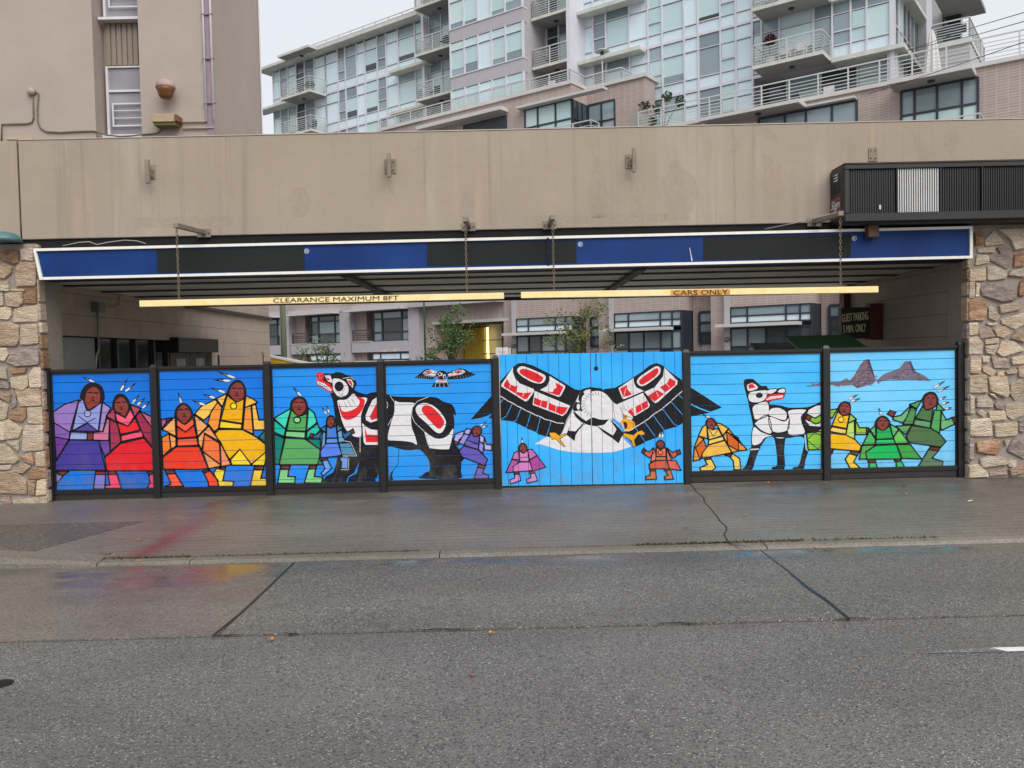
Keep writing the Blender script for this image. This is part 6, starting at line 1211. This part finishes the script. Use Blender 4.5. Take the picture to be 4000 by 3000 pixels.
mb.build('canopy',M_canvas,t)
def leafball(c, r, nL, mt, name, par, sz=.08, sq=1.0, seed=1):
    R_ = random.Random(seed); mb = MB()
    for _ in range(nL):
        while True:
            v = Vector((R_.uniform(-1,1),R_.uniform(-1,1),R_.uniform(-1,1)))
            if .25 < v.length < 1: break
        p = c+Vector((v.x*r,v.y*r,v.z*r*sq)); a = Vector((R_.gauss(0,1),R_.gauss(0,1),R_.gauss(0,.6))).normalized()*sz; b_ = a.cross(Vector((R_.gauss(0,1),R_.gauss(0,1),R_.gauss(0,1)))).normalized()*sz*.5
        mb.poly([p-a,p+b_,p+a,p-b_],[(0,1,2,3)])
    return mb.build(name,mt,par)
M_redl = mat('red_foliage',(104,30,36),.7,var=.3,scale=20); M_pot = mat('planter',(120,100,90),.7)
q = BW(-5.25,1.0,15.63); t = thing('potted_plant',q,'dark red round potted plant standing on the right balcony','plant'); MB().lathe(q,[(.18,0),(.26,.4)],12).build('pot',M_wplast,t); MB().tube([q+Vector((0,0,.4)),q+Vector((0,0,.95))],.03,6).build('stem',M_pot,t); leafball(q+Vector((0,0,1.25)),.32,260,M_redl,'foliage',t,.08,.85,3)
q = BW(.2,1.5,13.0); t = thing('terrace_shrub',q,'leggy green shrub on the terrace against the glass wall','shrub'); M_leaf = mat('shrub_leaf',(62,84,44),.6,var=.3,scale=6)
MB().lathe(q,[(.25,0),(.33,.45)],12).build('planter',M_pot,t)
for k,(a_,h) in enumerate(((-1.1,1.9),(-.4,1.6),(.2,2.1),(.9,1.7),(-.7,1.0))):
    e = q+BU*(-a_)+Vector((0,0,h)); MB().tube([q+Vector((0,0,.4)),q+BU*(-a_*.4)+Vector((0,0,h*.6)),e],[.03,.02,.01],5).build('branch',M_pot,t); leafball(e,.32,70,M_leaf,'foliage',t,.1,.8,k)

# ------------------------------------------------------------------ trees, poles, cabinet, wires in the lane behind
M_bark = mat('bark',(78,66,56),.9,var=.2,scale=15); 
def leafmat(name,c,c2,c3):
    m,n,b = base(name); v = pos(n); f = noise(n,v,2.6,3); col = mixc(n,val(n,f,.35,.65),lin(c),lin(c2)); col = mixc(n,val(n,noise(n,v,9,2),.55,.7,0,.7),col,lin(c3)); setc(n,b,col); b.inputs['Roughness'].default_value = .55; b.inputs['Subsurface Weight'].default_value = .0
    return m
ML = [leafmat('tree_leaf_green',(72,96,52),(92,114,58),(58,80,44)),leafmat('tree_leaf_deep',(60,92,48),(82,110,56),(104,128,70)),leafmat('tree_leaf_turning',(84,104,50),(112,122,60),(140,100,66))]
def tree(x,y,zg,base_h,tips,mt,label,seed,lr=.3,nl=110,sz=.075):
    t = thing('young_tree',(x,y,zg),label,'tree','young trees behind the fence'); R_ = random.Random(seed)
    mb = MB(); mb.tube([(x,y,zg),(x+.04,y,zg+base_h*.6),(x,y,zg+base_h)],[.07,.055,.045],8); trunk = mb.build('trunk',M_bark,t,smooth=True)
    mb = MB(); cr = MB()
    for (dx,dz) in tips:
        dy = R_.uniform(-.7,.7); s = Vector((x,y,zg+base_h*R_.uniform(.75,1))); e = Vector((x+dx,y+dy,zg+dz)); m_ = s.lerp(e,.5)+Vector((R_.uniform(-.1,.1),0,R_.uniform(.0,.15)))
        mb.tube([s,m_,e],[.028,.018,.007],5)
        for _ in range(4):
            f_ = R_.uniform(.5,1.); p = s.lerp(e,f_); e2 = p+Vector((R_.uniform(-.4,.4),R_.uniform(-.4,.4),R_.uniform(-.1,.35))); mb.tube([p,e2],[.01,.004],4)
            for _ in range(nl//4):
                c = e2+Vector((R_.gauss(0,lr*.6),R_.gauss(0,lr*.6),R_.gauss(0,lr*.5))); a = Vector((R_.gauss(0,1),R_.gauss(0,1),R_.gauss(0,.5))).normalized()*sz*R_.uniform(.7,1.2); b_ = a.cross(Vector((R_.gauss(0,1),R_.gauss(0,1),R_.gauss(0,1)))).normalized()*sz*.45
                cr.poly([c-a,c+b_,c+a,c-b_],[(0,1,2,3)])
    mb.build('branches',M_bark,t); cr.build('crown',mt,t)
tree(-6.9,30,-.05,1.3,[(-.5,2.1),(-.25,2.35),(0,2.2),(.3,2.4),(.5,2.25),(.65,2.0),(-.65,1.9),(.15,1.95)],ML[0],'small leafy tree rising behind the fence in front of the grey townhouses',31,.17,64,.055)
tree(-2.15,30,-.02,1.5,[(-.4,3.1),(-.15,3.3),(.05,3.4),(.25,3.25),(.45,3.0),(-.5,2.75),(.45,2.7),(0,2.95),(.2,2.6),(-.25,2.55),(-.85,2.0),(-1.0,1.85)],ML[1],'dense green tree in front of the yellow lit garage entrance',32,.19,150,.06)
tree(2.35,30,.02,1.5,[(.2,3.7),(.6,3.7),(.9,3.4),(-.4,3.3),(-.7,3.0),(.9,2.9),(.3,3.1),(-1.1,2.4),(-.6,2.3),(1.35,2.3),(.1,2.6),(-.3,1.9)],ML[2],'tree turning brown at the edges in front of the brick townhouses',33,.21,96,.065)
q = onY(*Z(6,215,1000),34); t = MB(); t.tube([(q.x,34,-.2),(q.x,34,8.5)],[.125,.11],12); t.build('timber_pole',mat('green_grey_timber',(128,136,112),.9,var=.2,scale=8,stretch=(4,4,.3)),None,smooth=True,label='pale green grey timber pole behind the fence beside the grey townhouses',cat='pole')
q = onY(*Z(6,1325,1000),33); lp_ = thing('lamp_pole',(q.x,33,-.2),'thin dark green lamp pole between grey and brick townhouses','lamp post'); M_dg = mat('dark_green_paint',(26,66,52),.4)
MB().tube([(q.x,33,-.2),(q.x,33,6.5)],.036,10).build('pole',M_dg,lp_,smooth=True); MB().lathe((q.x,33,-.2),[(.1,0),(.1,.5),(.05,.6)],10).build('base',M_dg,lp_); MB().lathe((q.x,33,6.5),[(.06,0),(.2,.1),(.22,.25),(.1,.4)],12).build('lamp_head',M_dg,lp_)
a, b_ = onY(*Z(6,1880,1122),24), onY(*Z(6,2005,1180),24); cb_ = thing('utility_cabinet',(a.x,24,0),'pale grey double utility cabinet peeking over the fence beside the gate','cabinet'); M_cab = mat('cabinet_grey',(206,200,200),.5,var=.05)
xm_ = (a.x+b_.x)/2-.02; box('door',M_cab,cb_,a.x,xm_-.005,24,24.4,0,a.z,bevel=.01); box('door',M_cab,cb_,xm_+.005,b_.x-.08,24,24.4,0,a.z,bevel=.01); box('latch',M_wplast,cb_,xm_-.09,xm_-.02,23.98,23.999,a.z-.12,a.z-.06); box('latch',M_wplast,cb_,xm_+.02,xm_+.09,23.98,23.999,a.z-.12,a.z-.06); MB().tube([(b_.x-.04,24.1,0),(b_.x-.04,24.1,a.z-.02)],.025,8).build('pipe',M_cab,cb_)
a, b_ = onY(*Z(6,128,1195),24), onY(*Z(6,400,1248),24); yl = thing('yellow_hoarding',(a.x,24,0),'yellow sloped hoarding with a white top edge behind the left fence','hoarding')
MB().prism([Vector((a.x-1.5,24,a.z+.28)),Vector((b_.x+.8,24,b_.z-.20)),Vector((b_.x+.8,24,0)),Vector((a.x-1.5,24,0))],(0,.08,0)).build('yellow_board',mat('hoarding_yellow',(196,156,28),.5),yl)
MB().prism([Vector((a.x-1.5,23.97,a.z+.34)),Vector((b_.x+.8,23.97,b_.z-.14)),Vector((b_.x+.8,23.97,b_.z-.195)),Vector((a.x-1.5,23.97,a.z+.285))],(0,.6,0)).build('white_edge',M_cap,yl)
M_wire = mat('black_wire',(40,40,42),.6)
for pts,lb_ in (([(4,2212,98),(4,1850,205),(4,1700,252),(4,1300,400)],'upper overhead wire crossing the sky at the top right'),([(4,2212,168),(4,1860,268),(4,1300,392)],'second overhead wire below the upper one at the top right'),([(4,2212,330),(4,1780,480),(4,1300,640),(4,880,772),(4,270,968)],'long overhead wire running down across the brick podium')):
    P = [onY(*Z(*p),20+6*i) for i,p in enumerate(pts)]; d = (P[0]-P[1]).normalized(); P = [P[0]+d*8]+P
    MB().tube(P,.011,5).build('overhead_wire',M_wire,None,label=lb_,cat='wire',group='overhead wires')
